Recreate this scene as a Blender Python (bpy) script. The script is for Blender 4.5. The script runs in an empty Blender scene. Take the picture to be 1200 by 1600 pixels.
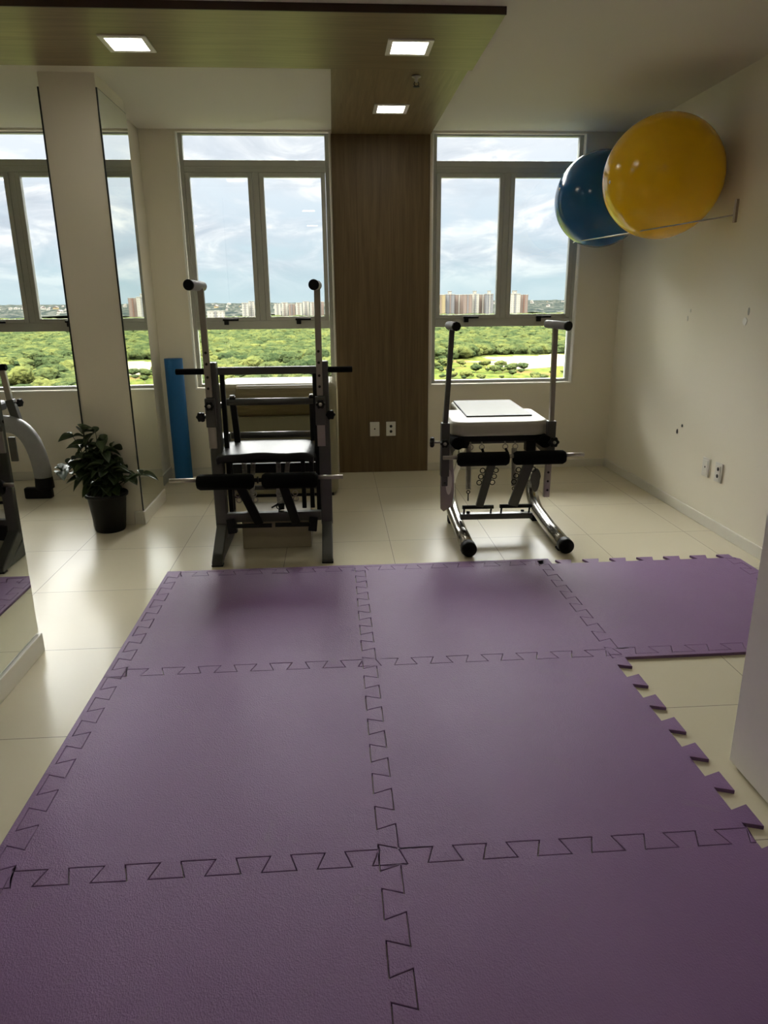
import bpy, bmesh, math, random
from math import sin, cos, pi, radians
from mathutils import Vector, Matrix, noise

random.seed(7)
C = bpy.context.scene
COL = C.collection

# ------------------------------------------------------------------ camera
PITCH, YAW, ROLL, FPX, CAM_H = 0.290524, 0.067476, -0.0091333, 1098.9, 1.40
def cam_matrix():
    cp, sp, cy, sy, cr, sr = cos(PITCH), sin(PITCH), cos(YAW), sin(YAW), cos(ROLL), sin(ROLL)
    f = Vector((sy*cp, cy*cp, -sp)); r = Vector((cy, -sy, 0)); u = r.cross(f)
    r2 = cr*r + sr*u; u2 = -sr*r + cr*u
    m = Matrix((r2, u2, -f)).transposed().to_4x4()
    m.translation = (0, 0, CAM_H)
    return m
cd = bpy.data.cameras.new('camera'); cam = bpy.data.objects.new('camera', cd); COL.objects.link(cam)
cd.sensor_fit = 'VERTICAL'; cd.sensor_height = 32; cd.lens = FPX/1600*32
cd.clip_start = 0.05; cd.clip_end = 12000
cam.matrix_world = cam_matrix(); C.camera = cam

# ------------------------------------------------------------------ exposure
C.view_settings.view_transform = 'Standard'
try: C.view_settings.look = 'None'
except Exception: pass
C.view_settings.gamma = 1; C.view_settings.use_curve_mapping = False
C.view_settings.exposure = 0.88
LAMP_POWER = 12.0      # radiance of the ceiling panels
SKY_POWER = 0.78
SUN_POWER = 6.0

# ------------------------------------------------------------------ node helpers
def new_mat(name):
    m = bpy.data.materials.new(name); m.use_nodes = True
    nt = m.node_tree
    for n in list(nt.nodes): nt.nodes.remove(n)
    return m, nt, nt.nodes.new('ShaderNodeOutputMaterial')
def nd(nt, t, **kw):
    n = nt.nodes.new(t)
    for k, v in kw.items():
        if k in n.inputs: n.inputs[k].default_value = v
        else: setattr(n, k, v)
    return n
def math_n(nt, op, a, b=None, c=None):
    n = nt.nodes.new('ShaderNodeMath'); n.operation = op
    for i, v in enumerate((a, b, c)):
        if v is None: continue
        if isinstance(v, (int, float)): n.inputs[i].default_value = v
        else: nt.links.new(v, n.inputs[i])
    return n.outputs[0]
def mixc(nt, fac, a, b):
    n = nt.nodes.new('ShaderNodeMix'); n.data_type = 'RGBA'
    for i, v in ((0, fac), (6, a), (7, b)):
        if isinstance(v, (int, float)): n.inputs[i].default_value = v
        elif isinstance(v, (tuple, list)): n.inputs[i].default_value = (*v[:3], 1)
        else: nt.links.new(v, n.inputs[i])
    return n.outputs[2]
def ramp(nt, fac, stops):
    n = nt.nodes.new('ShaderNodeValToRGB'); e = n.color_ramp.elements
    while len(e) < len(stops): e.new(0.5)
    for i, (p, c) in enumerate(stops):
        e[i].position = p; e[i].color = (*c, 1) if len(c) == 3 else c
    if fac is not None: nt.links.new(fac, n.inputs[0])
    return n.outputs[0]
def coords(nt, kind='Object', scale=(1, 1, 1), loc=(0, 0, 0), rot=(0, 0, 0)):
    tc = nt.nodes.new('ShaderNodeTexCoord'); mp = nt.nodes.new('ShaderNodeMapping')
    mp.inputs['Scale'].default_value = scale; mp.inputs['Location'].default_value = loc; mp.inputs['Rotation'].default_value = rot
    nt.links.new(tc.outputs[kind], mp.inputs[0]); return mp.outputs[0]
def wpos(nt):
    g = nt.nodes.new('ShaderNodeNewGeometry'); return g.outputs['Position']
def ntex(nt, vec, scale, detail=4, rough=0.5, dist=0.0):
    n = nd(nt, 'ShaderNodeTexNoise', Scale=scale, Detail=detail, Roughness=rough, Distortion=dist)
    if vec is not None: nt.links.new(vec, n.inputs['Vector'])
    return n.outputs[0]
def finish(nt, out, color, rough=0.5, metal=0.0, bump=None, bstr=0.2, bdist=0.002, spec=0.5, coat=0.0, sss=0.0):
    b = nt.nodes.new('ShaderNodeBsdfPrincipled')
    for k, v in (('Base Color', color), ('Roughness', rough), ('Metallic', metal)):
        if isinstance(v, (int, float)): b.inputs[k].default_value = v
        elif isinstance(v, (tuple, list)): b.inputs[k].default_value = (*v[:3], 1)
        else: nt.links.new(v, b.inputs[k])
    b.inputs['Specular IOR Level'].default_value = spec
    b.inputs['Coat Weight'].default_value = coat
    if sss: b.inputs['Subsurface Weight'].default_value = sss
    if bump is not None:
        bn = nd(nt, 'ShaderNodeBump', Strength=bstr, Distance=bdist)
        nt.links.new(bump, bn.inputs['Height']); nt.links.new(bn.outputs[0], b.inputs['Normal'])
    nt.links.new(b.outputs[0], out.inputs[0]); return b
def plain(name, col, rough=0.5, metal=0.0, var=0.12, nscale=25, bstr=0.1, bdist=0.001, **kw):
    m, nt, out = new_mat(name)
    v = coords(nt)
    n = ntex(nt, v, nscale, 5)
    c = mixc(nt, n, tuple(x*(1-var) for x in col), tuple(min(1, x*(1+var)) for x in col))
    r = math_n(nt, 'MULTIPLY_ADD', n, 0.15, rough-0.07)
    finish(nt, out, c, r, metal, n, bstr, bdist, **kw); return m

# ------------------------------------------------------------------ world: overcast sky with clouds
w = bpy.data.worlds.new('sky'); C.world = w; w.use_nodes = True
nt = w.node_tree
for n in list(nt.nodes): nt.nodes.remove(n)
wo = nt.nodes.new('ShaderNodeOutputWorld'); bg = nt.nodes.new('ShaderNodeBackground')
tc = nt.nodes.new('ShaderNodeTexCoord'); sep = nt.nodes.new('ShaderNodeSeparateXYZ')
nt.links.new(tc.outputs['Generated'], sep.inputs[0])
el = sep.outputs[2]
base = ramp(nt, math_n(nt, 'MULTIPLY_ADD', el, 1.0, 0.0), [(0.0, (0.50, 0.62, 0.66)), (0.03, (0.46, 0.60, 0.65)), (0.10, (0.56, 0.65, 0.73)), (0.19, (0.70, 0.74, 0.80)), (0.26, (0.83, 0.83, 0.83)), (0.4, (0.88, 0.86, 0.80)), (1.0, (0.90, 0.87, 0.80))])
mp = nt.nodes.new('ShaderNodeMapping'); mp.inputs['Scale'].default_value = (1, 1, 2.6); mp.inputs['Location'].default_value = (3.3, 0.4, 0.2)
nt.links.new(tc.outputs['Generated'], mp.inputs[0])
c1 = ntex(nt, mp.outputs[0], 5.0, 7, 0.55, 0.4)
c2 = ntex(nt, mp.outputs[0], 11.0, 6, 0.6, 0.6)
cl = math_n(nt, 'ADD', math_n(nt, 'MULTIPLY', c1, 0.7), math_n(nt, 'MULTIPLY', c2, 0.3))
mask = ramp(nt, cl, [(0.42, (0, 0, 0)), (0.55, (1, 1, 1))])
ccol = ramp(nt, c2, [(0.36, (0.44, 0.49, 0.57)), (0.5, (0.66, 0.69, 0.74)), (0.62, (0.98, 0.97, 0.93))])
fade = ramp(nt, el, [(0.0, (0, 0, 0)), (0.05, (0.6, 0.6, 0.6)), (0.12, (0.95, 0.95, 0.95)), (0.3, (0.5, 0.5, 0.5))])
skyc = mixc(nt, math_n(nt, 'MULTIPLY', mask, fade), base, ccol)
nt.links.new(skyc, bg.inputs[0])
# sky above the window view boosted far beyond overcast to light the room
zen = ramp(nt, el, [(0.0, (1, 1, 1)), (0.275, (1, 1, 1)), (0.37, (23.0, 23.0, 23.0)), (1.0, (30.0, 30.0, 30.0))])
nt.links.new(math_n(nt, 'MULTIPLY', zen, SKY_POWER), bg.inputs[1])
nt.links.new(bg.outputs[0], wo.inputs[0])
sd = bpy.data.lights.new('sun', 'SUN'); sd.energy = SUN_POWER; sd.angle = radians(3); sd.color = (1, 0.95, 0.82)
so = bpy.data.objects.new('sun', sd); COL.objects.link(so)
so.rotation_euler = Vector((0.45, 0.75, -0.85)).to_track_quat('-Z', 'Y').to_euler()

# ------------------------------------------------------------------ mesh helpers
class MB:
    """collects shapes in world coordinates and links them as one mesh object"""
    def __init__(s): s.bm = bmesh.new(); s.slot = 0
    def _add(s, vs, fs, smooth=False):
        bv = [s.bm.verts.new(v) for v in vs]
        for f in fs:
            try:
                fc = s.bm.faces.new([bv[i] for i in f]); fc.smooth = smooth; fc.material_index = s.slot
            except ValueError: pass
    def box(s, x0, x1, y0, y1, z0, z1):
        vs = [(x, y, z) for x in (x0, x1) for y in (y0, y1) for z in (z0, z1)]
        s._add(vs, [(0, 1, 3, 2), (4, 6, 7, 5), (0, 4, 5, 1), (2, 3, 7, 6), (0, 2, 6, 4), (1, 5, 7, 3)]); return s
    def beam(s, p0, p1, w, h, up=(0, 0, 1), ends=True):
        p0, p1 = Vector(p0), Vector(p1); d = (p1-p0).normalized(); up = Vector(up)
        if abs(d.dot(up)) > 0.98: up = Vector((0, 1, 0))
        a = d.cross(up).normalized(); b = a.cross(d).normalized()
        vs = []
        for p in (p0, p1):
            for sx, sy in ((-1, -1), (1, -1), (1, 1), (-1, 1)): vs.append(p + a*sx*w/2 + b*sy*h/2)
        s._add(vs, [(3, 2, 1, 0), (4, 5, 6, 7), (0, 1, 5, 4), (1, 2, 6, 5), (2, 3, 7, 6), (3, 0, 4, 7)]); return s
    def tube(s, pts, r, n=14, cap=True, closed=False):
        pts = [Vector(p) for p in pts]; rs = r if isinstance(r, (list, tuple)) else [r]*len(pts)
        rings = []; N = len(pts); prev = None
        for i, p in enumerate(pts):
            if closed: d = (pts[(i+1) % N]-pts[i-1])
            else: d = (pts[min(i+1, N-1)]-pts[max(i-1, 0)])
            d = d.normalized()
            if prev is None:
                up = Vector((0, 0, 1)) if abs(d.z) < 0.9 else Vector((0, 1, 0))
                a = d.cross(up).normalized()
            else:
                a = (prev - d*prev.dot(d)).normalized()
            prev = a; b = d.cross(a)
            rings.append([s.bm.verts.new(p + (a*cos(2*pi*k/n)+b*sin(2*pi*k/n))*rs[i]) for k in range(n)])
        M = N if closed else N-1
        for i in range(M):
            A, B = rings[i], rings[(i+1) % N]
            for k in range(n):
                f = s.bm.faces.new((A[k], A[(k+1) % n], B[(k+1) % n], B[k])); f.smooth = True; f.material_index = s.slot
        if cap and not closed:
            f = s.bm.faces.new(rings[0][::-1]); f.material_index = s.slot
            f = s.bm.faces.new(rings[-1]); f.material_index = s.slot
        return s
    def lathe(s, prof, c, n=32, axis=(0, 0, 1)):
        c = Vector(c); ax = Vector(axis).normalized(); q = ax.to_track_quat('Z', 'Y')
        rings = []
        for r, z in prof:
            if r < 1e-6: rings.append([s.bm.verts.new(c + q @ Vector((0, 0, z)))])
            else: rings.append([s.bm.verts.new(c + q @ Vector((r*cos(2*pi*k/n), r*sin(2*pi*k/n), z))) for k in range(n)])
        for A, B in zip(rings, rings[1:]):
            for k in range(n):
                a = [A[k % len(A)], A[(k+1) % len(A)], B[(k+1) % len(B)], B[k % len(B)]]
                u = []
                for v in a:
                    if v not in u: u.append(v)
                if len(u) > 2:
                    try:
                        f = s.bm.faces.new(u); f.smooth = True; f.material_index = s.slot
                    except ValueError: pass
        return s
    def prism(s, poly, ex, origin=(0, 0, 0), axis='X'):
        """extrude a 2D outline: axis X -> poly is (y,z) swept ex=(x0,x1); axis Y -> (x,z); axis Z -> (x,y)"""
        def P(a, b, t):
            return {'X': (t, a, b), 'Y': (a, t, b), 'Z': (a, b, t)}[axis]
        n = len(poly)
        A = [s.bm.verts.new(P(a, b, ex[0])) for a, b in poly]; B = [s.bm.verts.new(P(a, b, ex[1])) for a, b in poly]
        for f in (A[::-1], B):
            fc = s.bm.faces.new(f); fc.material_index = s.slot
        for i in range(n):
            fc = s.bm.faces.new((A[i], A[(i+1) % n], B[(i+1) % n], B[i])); fc.material_index = s.slot
        return s
    def torus(s, c, R, r, axis=(0, 1, 0), n=20, m=8):
        q = Vector(axis).normalized().to_track_quat('Z', 'Y'); c = Vector(c)
        return s.tube([c + q @ Vector((R*cos(2*pi*k/n), R*sin(2*pi*k/n), 0)) for k in range(n)], r, m, closed=True)
    def helix(s, p0, p1, R, r, turns, n=8, m=6):
        p0, p1 = Vector(p0), Vector(p1); d = p1-p0; q = d.to_track_quat('Z', 'Y')
        N = int(turns*n)
        return s.tube([p0 + d*(k/N) + q @ Vector((R*cos(2*pi*k/n), R*sin(2*pi*k/n), 0)) for k in range(N+1)], r, m)
    def build(s, name, mat, parent=None, bevel=0, segs=2, loc=None, smooth_angle=None, sub=0):
        bmesh.ops.recalc_face_normals(s.bm, faces=s.bm.faces)
        me = bpy.data.meshes.new(name)
        if loc is None:
            loc = world_of(parent) if parent is not None else Vector((0, 0, 0))
        loc = Vector(loc)
        s.bm.transform(Matrix.Translation(-loc)); s.bm.to_mesh(me); s.bm.free()
        o = bpy.data.objects.new(name, me); COL.objects.link(o)
        for m in (mat if isinstance(mat, (list, tuple)) else [mat]): me.materials.append(m)
        if parent is not None: o.parent = parent; o.location = loc - world_of(parent)
        else: o.location = loc
        if bevel:
            b = o.modifiers.new('bevel', 'BEVEL'); b.width = bevel; b.segments = segs; b.limit_method = 'ANGLE'; b.angle_limit = radians(35)
            b.harden_normals = False
        if sub:
            b = o.modifiers.new('sub', 'SUBSURF'); b.levels = sub; b.render_levels = sub
        return o
def world_of(o):
    v = Vector((0, 0, 0))
    while o is not None: v += o.location; o = o.parent
    return v
def tag(o, label=None, cat=None, group=None, kind=None):
    if label: o['label'] = label
    if cat: o['category'] = cat
    if group: o['group'] = group
    if kind: o['kind'] = kind
    return o
def thing(name, loc, label=None, cat=None, group=None, kind=None):
    o = bpy.data.objects.new(name, None); COL.objects.link(o); o.location = loc; o.empty_display_size = 0.05
    return tag(o, label, cat, group, kind)
def struct(o, label=None, cat=None): return tag(o, label, cat, None, 'structure')
def copy_tree(o, parent=None):
    c = o.copy(); COL.objects.link(c); c.parent = parent
    for ch in list(o.children): copy_tree(ch, c)
    return c

# ------------------------------------------------------------------ materials
def wall_mat(name, col, rough=0.55):
    m, nt, out = new_mat(name); p = wpos(nt)
    n = ntex(nt, p, 90, 3); n2 = ntex(nt, p, 1.3, 3)
    c = mixc(nt, n2, tuple(x*0.97 for x in col), tuple(min(1, x*1.02) for x in col))
    finish(nt, out, c, rough, 0, n, 0.12, 0.001, spec=0.35); return m
M_wall = wall_mat('wall_paint', (0.84, 0.79, 0.66))
M_ceil = wall_mat('ceiling_paint', (0.74, 0.70, 0.60), 0.8)
M_base = plain('baseboard_white', (0.72, 0.69, 0.60), 0.35, var=0.03)
M_door = plain('door_paint', (0.88, 0.84, 0.80), 0.45, var=0.03)
# polished floor tiles
m, nt, out = new_mat('floor_tile'); M_floor = m
p = wpos(nt); sx = nt.nodes.new('ShaderNodeSeparateXYZ'); nt.links.new(p, sx.inputs[0])
def joint(nt, v, off, size, half):
    t = math_n(nt, 'MODULO', math_n(nt, 'ADD', math_n(nt, 'DIVIDE', math_n(nt, 'SUBTRACT', v, off), size), 50.5), 1.0)
    return math_n(nt, 'LESS_THAN', math_n(nt, 'ABSOLUTE', math_n(nt, 'SUBTRACT', t, 0.5)), half/size)
jx = joint(nt, sx.outputs[0], 0.925, 0.618, 0.0016); jy = joint(nt, sx.outputs[1], 2.775, 0.642, 0.0016)
jj = math_n(nt, 'MAXIMUM', jx, jy)
cx = math_n(nt, 'FLOOR', math_n(nt, 'ADD', math_n(nt, 'DIVIDE', math_n(nt, 'SUBTRACT', sx.outputs[0], 0.925), 0.618), 50.0))
cy = math_n(nt, 'FLOOR', math_n(nt, 'ADD', math_n(nt, 'DIVIDE', math_n(nt, 'SUBTRACT', sx.outputs[1], 2.775), 0.642), 50.0))
cb = nt.nodes.new('ShaderNodeCombineXYZ'); nt.links.new(cx, cb.inputs[0]); nt.links.new(cy, cb.inputs[1])
wn = nt.nodes.new('ShaderNodeTexWhiteNoise'); nt.links.new(cb.outputs[0], wn.inputs[0])
mott = ntex(nt, p, 2.2, 5)
tcol = mixc(nt, math_n(nt, 'MULTIPLY_ADD', wn.outputs[0], 0.4, math_n(nt, 'MULTIPLY', mott, 0.6)), (0.62, 0.565, 0.42), (0.69, 0.63, 0.48))
tcol = mixc(nt, jj, tcol, (0.26, 0.23, 0.18))
finish(nt, out, tcol, math_n(nt, 'MULTIPLY_ADD', jj, 0.3, 0.27), 0, math_n(nt, 'SUBTRACT', 1.0, jj), 0.25, 0.0008, spec=0.10)
# wood laminate, grain along a chosen axis
def wood_mat(name, axis, a, b, rough=0.4):
    m, nt, out = new_mat(name)
    sc = [26, 26, 26]; sc['XYZ'.index(axis)] = 1.4
    v = coords(nt, 'Object', tuple(sc))
    n = ntex(nt, v, 1.0, 7, 0.62, 0.8)
    sc2 = [70, 70, 70]; sc2['XYZ'.index(axis)] = 2.5
    v2 = coords(nt, 'Object', tuple(sc2)); n2 = ntex(nt, v2, 1.0, 4, 0.6)
    f = math_n(nt, 'ADD', math_n(nt, 'MULTIPLY', n, 0.65), math_n(nt, 'MULTIPLY', n2, 0.35))
    c = ramp(nt, f, [(0.3, a), (0.5, tuple((x+y)/2 for x, y in zip(a, b))), (0.68, b)])
    finish(nt, out, c, rough, 0, f, 0.12, 0.0008, spec=0.4); return m
M_wood_v = wood_mat('wood_panel_vertical_grain', 'Z', (0.0882, 0.0567, 0.0252), (0.1755, 0.1188, 0.0558), 0.5)
M_wood_x = wood_mat('wood_soffit_cross_grain', 'X', (0.16, 0.115, 0.055), (0.30, 0.22, 0.11), 0.42)
M_wood_y = wood_mat('wood_soffit_long_grain', 'Y', (0.16, 0.115, 0.055), (0.30, 0.22, 0.11), 0.42)
M_wood_dark = plain('dark_soffit_edge', (0.045, 0.022, 0.015), 0.5)
M_alu = plain('window_aluminium', (0.44, 0.445, 0.40), 0.42, 0.0, var=0.05, spec=0.4)
M_white_trim = plain('white_casing', (0.90, 0.88, 0.82), 0.4, var=0.03)
M_black = plain('black_plastic', (0.005, 0.005, 0.005), 0.45, var=0.2, spec=0.2)
M_foam = plain('black_foam', (0.003, 0.003, 0.003), 0.85, var=0.3, nscale=220, bstr=0.5, bdist=0.002, spec=0.12)
M_vinyl_black = plain('black_vinyl', (0.014, 0.014, 0.016), 0.42, var=0.2, nscale=180, bstr=0.2)
M_frame = plain('graphite_steel', (0.085, 0.085, 0.078), 0.38, 0.25, var=0.1, spec=0.5)
M_frame_dark = plain('black_steel', (0.009, 0.009, 0.009), 0.45, spec=0.25)
M_steel = plain('brushed_steel', (0.40, 0.37, 0.33), 0.35, 0.85, var=0.08)
M_chrome = plain('polished_steel', (0.50, 0.49, 0.46), 0.22, 0.95, var=0.03, bstr=0.02)
M_grip = plain('grey_grip', (0.30, 0.30, 0.31), 0.5)
M_white_vinyl = plain('off_white_vinyl', (0.46, 0.44, 0.36), 0.4, var=0.04, nscale=150, bstr=0.12)
M_cream = plain('cream_vinyl', (0.33, 0.30, 0.19), 0.5, var=0.04)
M_olive = plain('olive_vinyl', (0.16, 0.125, 0.045), 0.5, var=0.06)
M_olive2 = plain('pale_olive_vinyl', (0.24, 0.22, 0.12), 0.55, var=0.05)
M_box = plain('beige_laminate', (0.36, 0.31, 0.22), 0.5, var=0.05)
M_blue_foam = plain('blue_foam', (0.010, 0.13, 0.36), 0.65, var=0.12, nscale=60, bstr=0.25)
M_pot = plain('black_pot', (0.004, 0.004, 0.004), 0.5, spec=0.2)
M_soil = plain('potting_soil', (0.03, 0.02, 0.013), 0.95, nscale=80, bstr=1.0, bdist=0.01)
M_socket = plain('socket_plastic', (0.72, 0.70, 0.64), 0.35, var=0.03)
M_hole = plain('dark_hole', (0.02, 0.018, 0.015), 0.8)
M_mirror_edge = plain('mirror_edge', (0.02, 0.025, 0.022), 0.3)
m, nt, out = new_mat('mirror_silver'); M_mirror = m
sm = ntex(nt, coords(nt), 1.5, 3)
finish(nt, out, mixc(nt, sm, (0.76, 0.79, 0.75), (0.80, 0.83, 0.79)), 0.012, 1.0)
# window glass: clear, reflecting a little
m, nt, out = new_mat('window_glass'); M_glass = m
tr = nt.nodes.new('ShaderNodeBsdfTransparent'); tr.inputs[0].default_value = (0.97, 0.98, 0.975, 1)
gl = nd(nt, 'ShaderNodeBsdfGlossy', Roughness=0.01); fr = nd(nt, 'ShaderNodeFresnel', IOR=1.45)
ms = nt.nodes.new('ShaderNodeMixShader'); nt.links.new(fr.outputs[0], ms.inputs[0])
nt.links.new(tr.outputs[0], ms.inputs[1]); nt.links.new(gl.outputs[0], ms.inputs[2]); nt.links.new(ms.outputs[0], out.inputs[0])
# lamps
m, nt, out = new_mat('lamp_diffuser'); M_lamp = m
em = nd(nt, 'ShaderNodeEmission', Strength=LAMP_POWER); em.inputs[0].default_value = (1.0, 0.95, 0.80, 1)
nt.links.new(em.outputs[0], out.inputs[0])
# foam mat
m, nt, out = new_mat('purple_eva_foam'); M_mat = m
p = wpos(nt)
v1 = nt.nodes.new('ShaderNodeMapping'); v1.inputs['Scale'].default_value = (260, 170, 1); v1.inputs['Rotation'].default_value = (0, 0, 0.5); nt.links.new(p, v1.inputs[0])
weave = nd(nt, 'ShaderNodeTexVoronoi', Scale=1.0); nt.links.new(v1.outputs[0], weave.inputs['Vector'])
blot = ntex(nt, p, 2.0, 5, 0.55); fine = ntex(nt, p, 300, 2)
sc_ = ntex(nt, p, 6.0, 6, 0.7, 1.0)
cc = mixc(nt, blot, (0.2162, 0.1150, 0.2668), (0.2622, 0.1490, 0.3082))
cc = mixc(nt, ramp(nt, sc_, [(0.58, (0, 0, 0)), (0.72, (0.35, 0.35, 0.35))]), cc, (0.25, 0.185, 0.25))
cc = mixc(nt, math_n(nt, 'MULTIPLY', fine, 0.25), cc, (0.15, 0.09, 0.20))
finish(nt, out, cc, math_n(nt, 'MULTIPLY_ADD', sc_, 0.16, 0.40), 0, math_n(nt, 'ADD', weave.outputs[0], fine), 0.6, 0.0014, spec=0.3)
# exercise balls
def ball_mat(name, col, col2):
    m, nt, out = new_mat(name)
    v = coords(nt); s = nt.nodes.new('ShaderNodeSeparateXYZ'); nt.links.new(v, s.inputs[0])
    ring = math_n(nt, 'SINE', math_n(nt, 'MULTIPLY', s.outputs[0], 420.0))
    n = ntex(nt, v, 6, 4)
    b = finish(nt, out, mixc(nt, n, col, col2), 0.17, 0, ring, 0.06, 0.0006, spec=0.5)
    return m
M_yellow = ball_mat('yellow_rubber', (0.95, 0.52, 0.003), (0.98, 0.60, 0.004))
M_blue = ball_mat('blue_rubber', (0.004, 0.085, 0.24), (0.006, 0.11, 0.30))

# ------------------------------------------------------------------ room shell
ZC = 2.64; YB = 5.90; XR = 2.35; XL = -4.6; YF = -2.2
W = [(-2.95, -1.79), (-1.136, 0.015), (0.795, 1.999)]      # window openings, left to right
Z0, Z1 = 0.725, 2.625
b = MB(); b.box(XL-.2, XR+.2, YF-.2, YB+.2, -.12, 0); struct(b.build('floor', M_floor))
b = MB(); b.box(XL-.2, XR+.2, YF-.2, YB+.2, ZC, ZC+.15); struct(b.build('ceiling', M_ceil))
b = MB()
xs = [XL-.2] + [x for ab in W for x in ab] + [XR+.2]
for i in range(0, len(xs), 2): b.box(xs[i], xs[i+1], YB, YB+.14, 0, ZC)
for a_, c_ in W: b.box(a_, c_, YB, YB+.14, 0, Z0); b.box(a_, c_, YB, YB+.14, Z1, ZC)
struct(b.build('wall_back', M_wall))
b = MB(); b.box(XR, XR+.15, YF, YB, 0, ZC); struct(b.build('wall_right', M_wall))
b = MB(); b.box(XL-.15, XL, YF, YB, 0, ZC); struct(b.build('wall_left', M_wall))
b = MB(); b.box(XL, XR, YF-.15, YF, 0, ZC); struct(b.build('wall_front', M_wall))
# partition on the left that carries the near mirror
b = MB(); b.box(-1.42, -1.275, YF, 2.76, 0, ZC); struct(b.build('wall_partition', M_wall))
# pillar and the set-back pier behind it
b = MB(); b.box(-1.60, -1.290, 4.560, 5.138, 0, ZC); b.box(-1.565, -1.40, 5.138, YB, 0, ZC)
struct(b.build('wall_pillar', M_wall))
# wall stub on the right that the open door hangs from
b = MB(); b.box(1.245, 1.36, YF, 0.97, 0, ZC); struct(b.build('wall_entry', M_wall))
def board(name, pts, h=0.07, t=0.014):
    b = MB()
    for (x0, x1, y0, y1) in pts:
        b.prism([(0, 0), (0, 0)] if False else [(x0, y0), (x1, y0), (x1, y1), (x0, y1)], (0, h), axis='Z')
    struct(b.build(name, M_base, bevel=0.004))
board('baseboard_right', [(XR-.014, XR, YF, YB)])
board('baseboard_back', [(-1.40, 0.02, YB-.014, YB), (0.776, XR-.014, YB-.014, YB), (XL, -1.565, YB-.014, YB)])
board('baseboard_pillar', [(-1.290, -1.274, 4.544, 5.142), (-1.345, -1.290, 4.544, 4.560), (-1.616, -1.60, 4.544, 5.142), (-1.40, -1.386, 5.142, YB-.014)], 0.088)
board('baseboard_left', [(-1.275, -1.252, YF, 2.775)], 0.085)
# door leaf standing open at the right
d = thing('door_1', (1.2, 1.0, 0.012)); struct(d)
b = MB(); b.box(1.203, 1.243, 1.00, 1.815, 0.012, 2.12); dl = b.build('door_leaf', M_door, d, bevel=0.002)
b = MB()
for z in (0.3, 1.1, 1.9): b.tube([(1.245, 0.99, z-.05), (1.245, 0.99, z+.05)], 0.008)
b.build('hinge', M_steel, d)

# windows
def make_window(i, x0, x1, k):
    root = thing('window_%d' % i, (x0, YB, Z0)); struct(root)
    y0, y1 = YB+.045, YB+.095
    cxm = (x0+x1)/2
    b = MB()      # white casing line round the opening
    b.box(x0, x0+.010, YB-.010, YB+.046, Z0, Z1); b.box(x1-.010, x1, YB-.010, YB+.046, Z0, Z1); b.box(x0, x1, YB-.010, YB+.046, Z0, Z0+.010)
    b.build('window_casing', M_white_trim, root)
    b = MB()
    a, c = x0+.010, x1-.010
    b.box(a, a+.032, y0, y1, Z0+.010, Z1); b.box(c-.032, c, y0, y1, Z0+.010, Z1)
    b.box(a+.032, c-.032, y0, y1, Z0+.010, Z0+.036); b.box(a+.032, c-.032, y0, y1, 2.615, Z1)
    b.box(a+.032, c-.032, y0, y1, 1.196, 1.262); b.box(a+.032, c-.032, y0-.004, y1, 2.356, 2.440)
    b.box(cxm-.024, cxm+.024, y0, y1, 1.262, 2.356)
    b.box(a+.032, c-.032, y0-.008, y0, 2.385, 2.398)
    b.build('window_frame', M_alu, root, bevel=0.003)
    def pane(parent, xa, xb, za, zb):
        q = MB(); q.box(xa, xb, y1-.02, y1-.016, za, zb); q.build('pane', M_glass, parent)
    pane(root, a+.032, c-.032, Z0+.036, 1.196); pane(root, a+.032, c-.032, 2.440, 2.615)
    for s, (xa, xb) in enumerate(((a+.034, cxm-.026), (cxm+.026, c-.034))):
        q = MB(); t = .034; ya, yb = YB+.037, YB+.083
        q.box(xa, xa+t, ya, yb, 1.262, 2.352); q.box(xb-t, xb, ya, yb, 1.262, 2.352)
        q.box(xa+t, xb-t, ya, yb, 1.262, 1.292); q.box(xa+t, xb-t, ya, yb, 2.322, 2.352)
        sash = q.build('sash', M_alu, root, bevel=0.003)
        pane(sash, xa+t, xb-t, 1.292, 2.322)
        h = MB(); hx = xa + (xb-xa)*.52 + (.0 if s == 0 else .02)
        h.box(hx-.042, hx-.006, YB+.012, YB+.037, 1.232, 1.272); h.box(hx-.05, hx+.075, YB+.0, YB+.018, 1.262, 1.280)
        h.build('window_handle', M_black, sash, bevel=0.003)
    return root
for i, (a_, c_) in enumerate(W): make_window(i+1, a_, c_, i)

# wood panel between the windows, and the dropped wooden ceiling board
b = MB(); b.box(0.022, 0.776, YB-.022, YB, 0.0, 2.612)
o = b.build('wood_wall_panel', M_wood_v, bevel=0.0015); tag(o, 'tall brown wood-grain panel on the wall between the two windows', 'wall panel')
b = MB(); b.box(-3.9, -3.1, YB-.022, YB, 0.0, 2.612)
o = b.build('wood_wall_panel', M_wood_v, bevel=0.0015); tag(o, 'brown wood-grain panel on the back wall of the left bay', 'wall panel')
cl_ = thing('ceiling_board', (0.4, 4, 2.61), 'T-shaped dropped wooden ceiling board with square lights and dark front edge', 'ceiling panel')
b = MB(); b.box(XL+.01, 0.800, 3.560, 4.345, 2.610, ZC); b.build('cross_board', M_wood_x, cl_)
b = MB(); b.box(0.027, 0.778, 4.345, YB-.001, 2.6105, ZC); b.build('long_board', M_wood_y, cl_)
b = MB(); b.box(XL+.01, 0.802, 3.552, 3.560, 2.608, ZC); tag(b.build('edge_strip', M_wood_dark, cl_), 'near-black edge strip')

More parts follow.
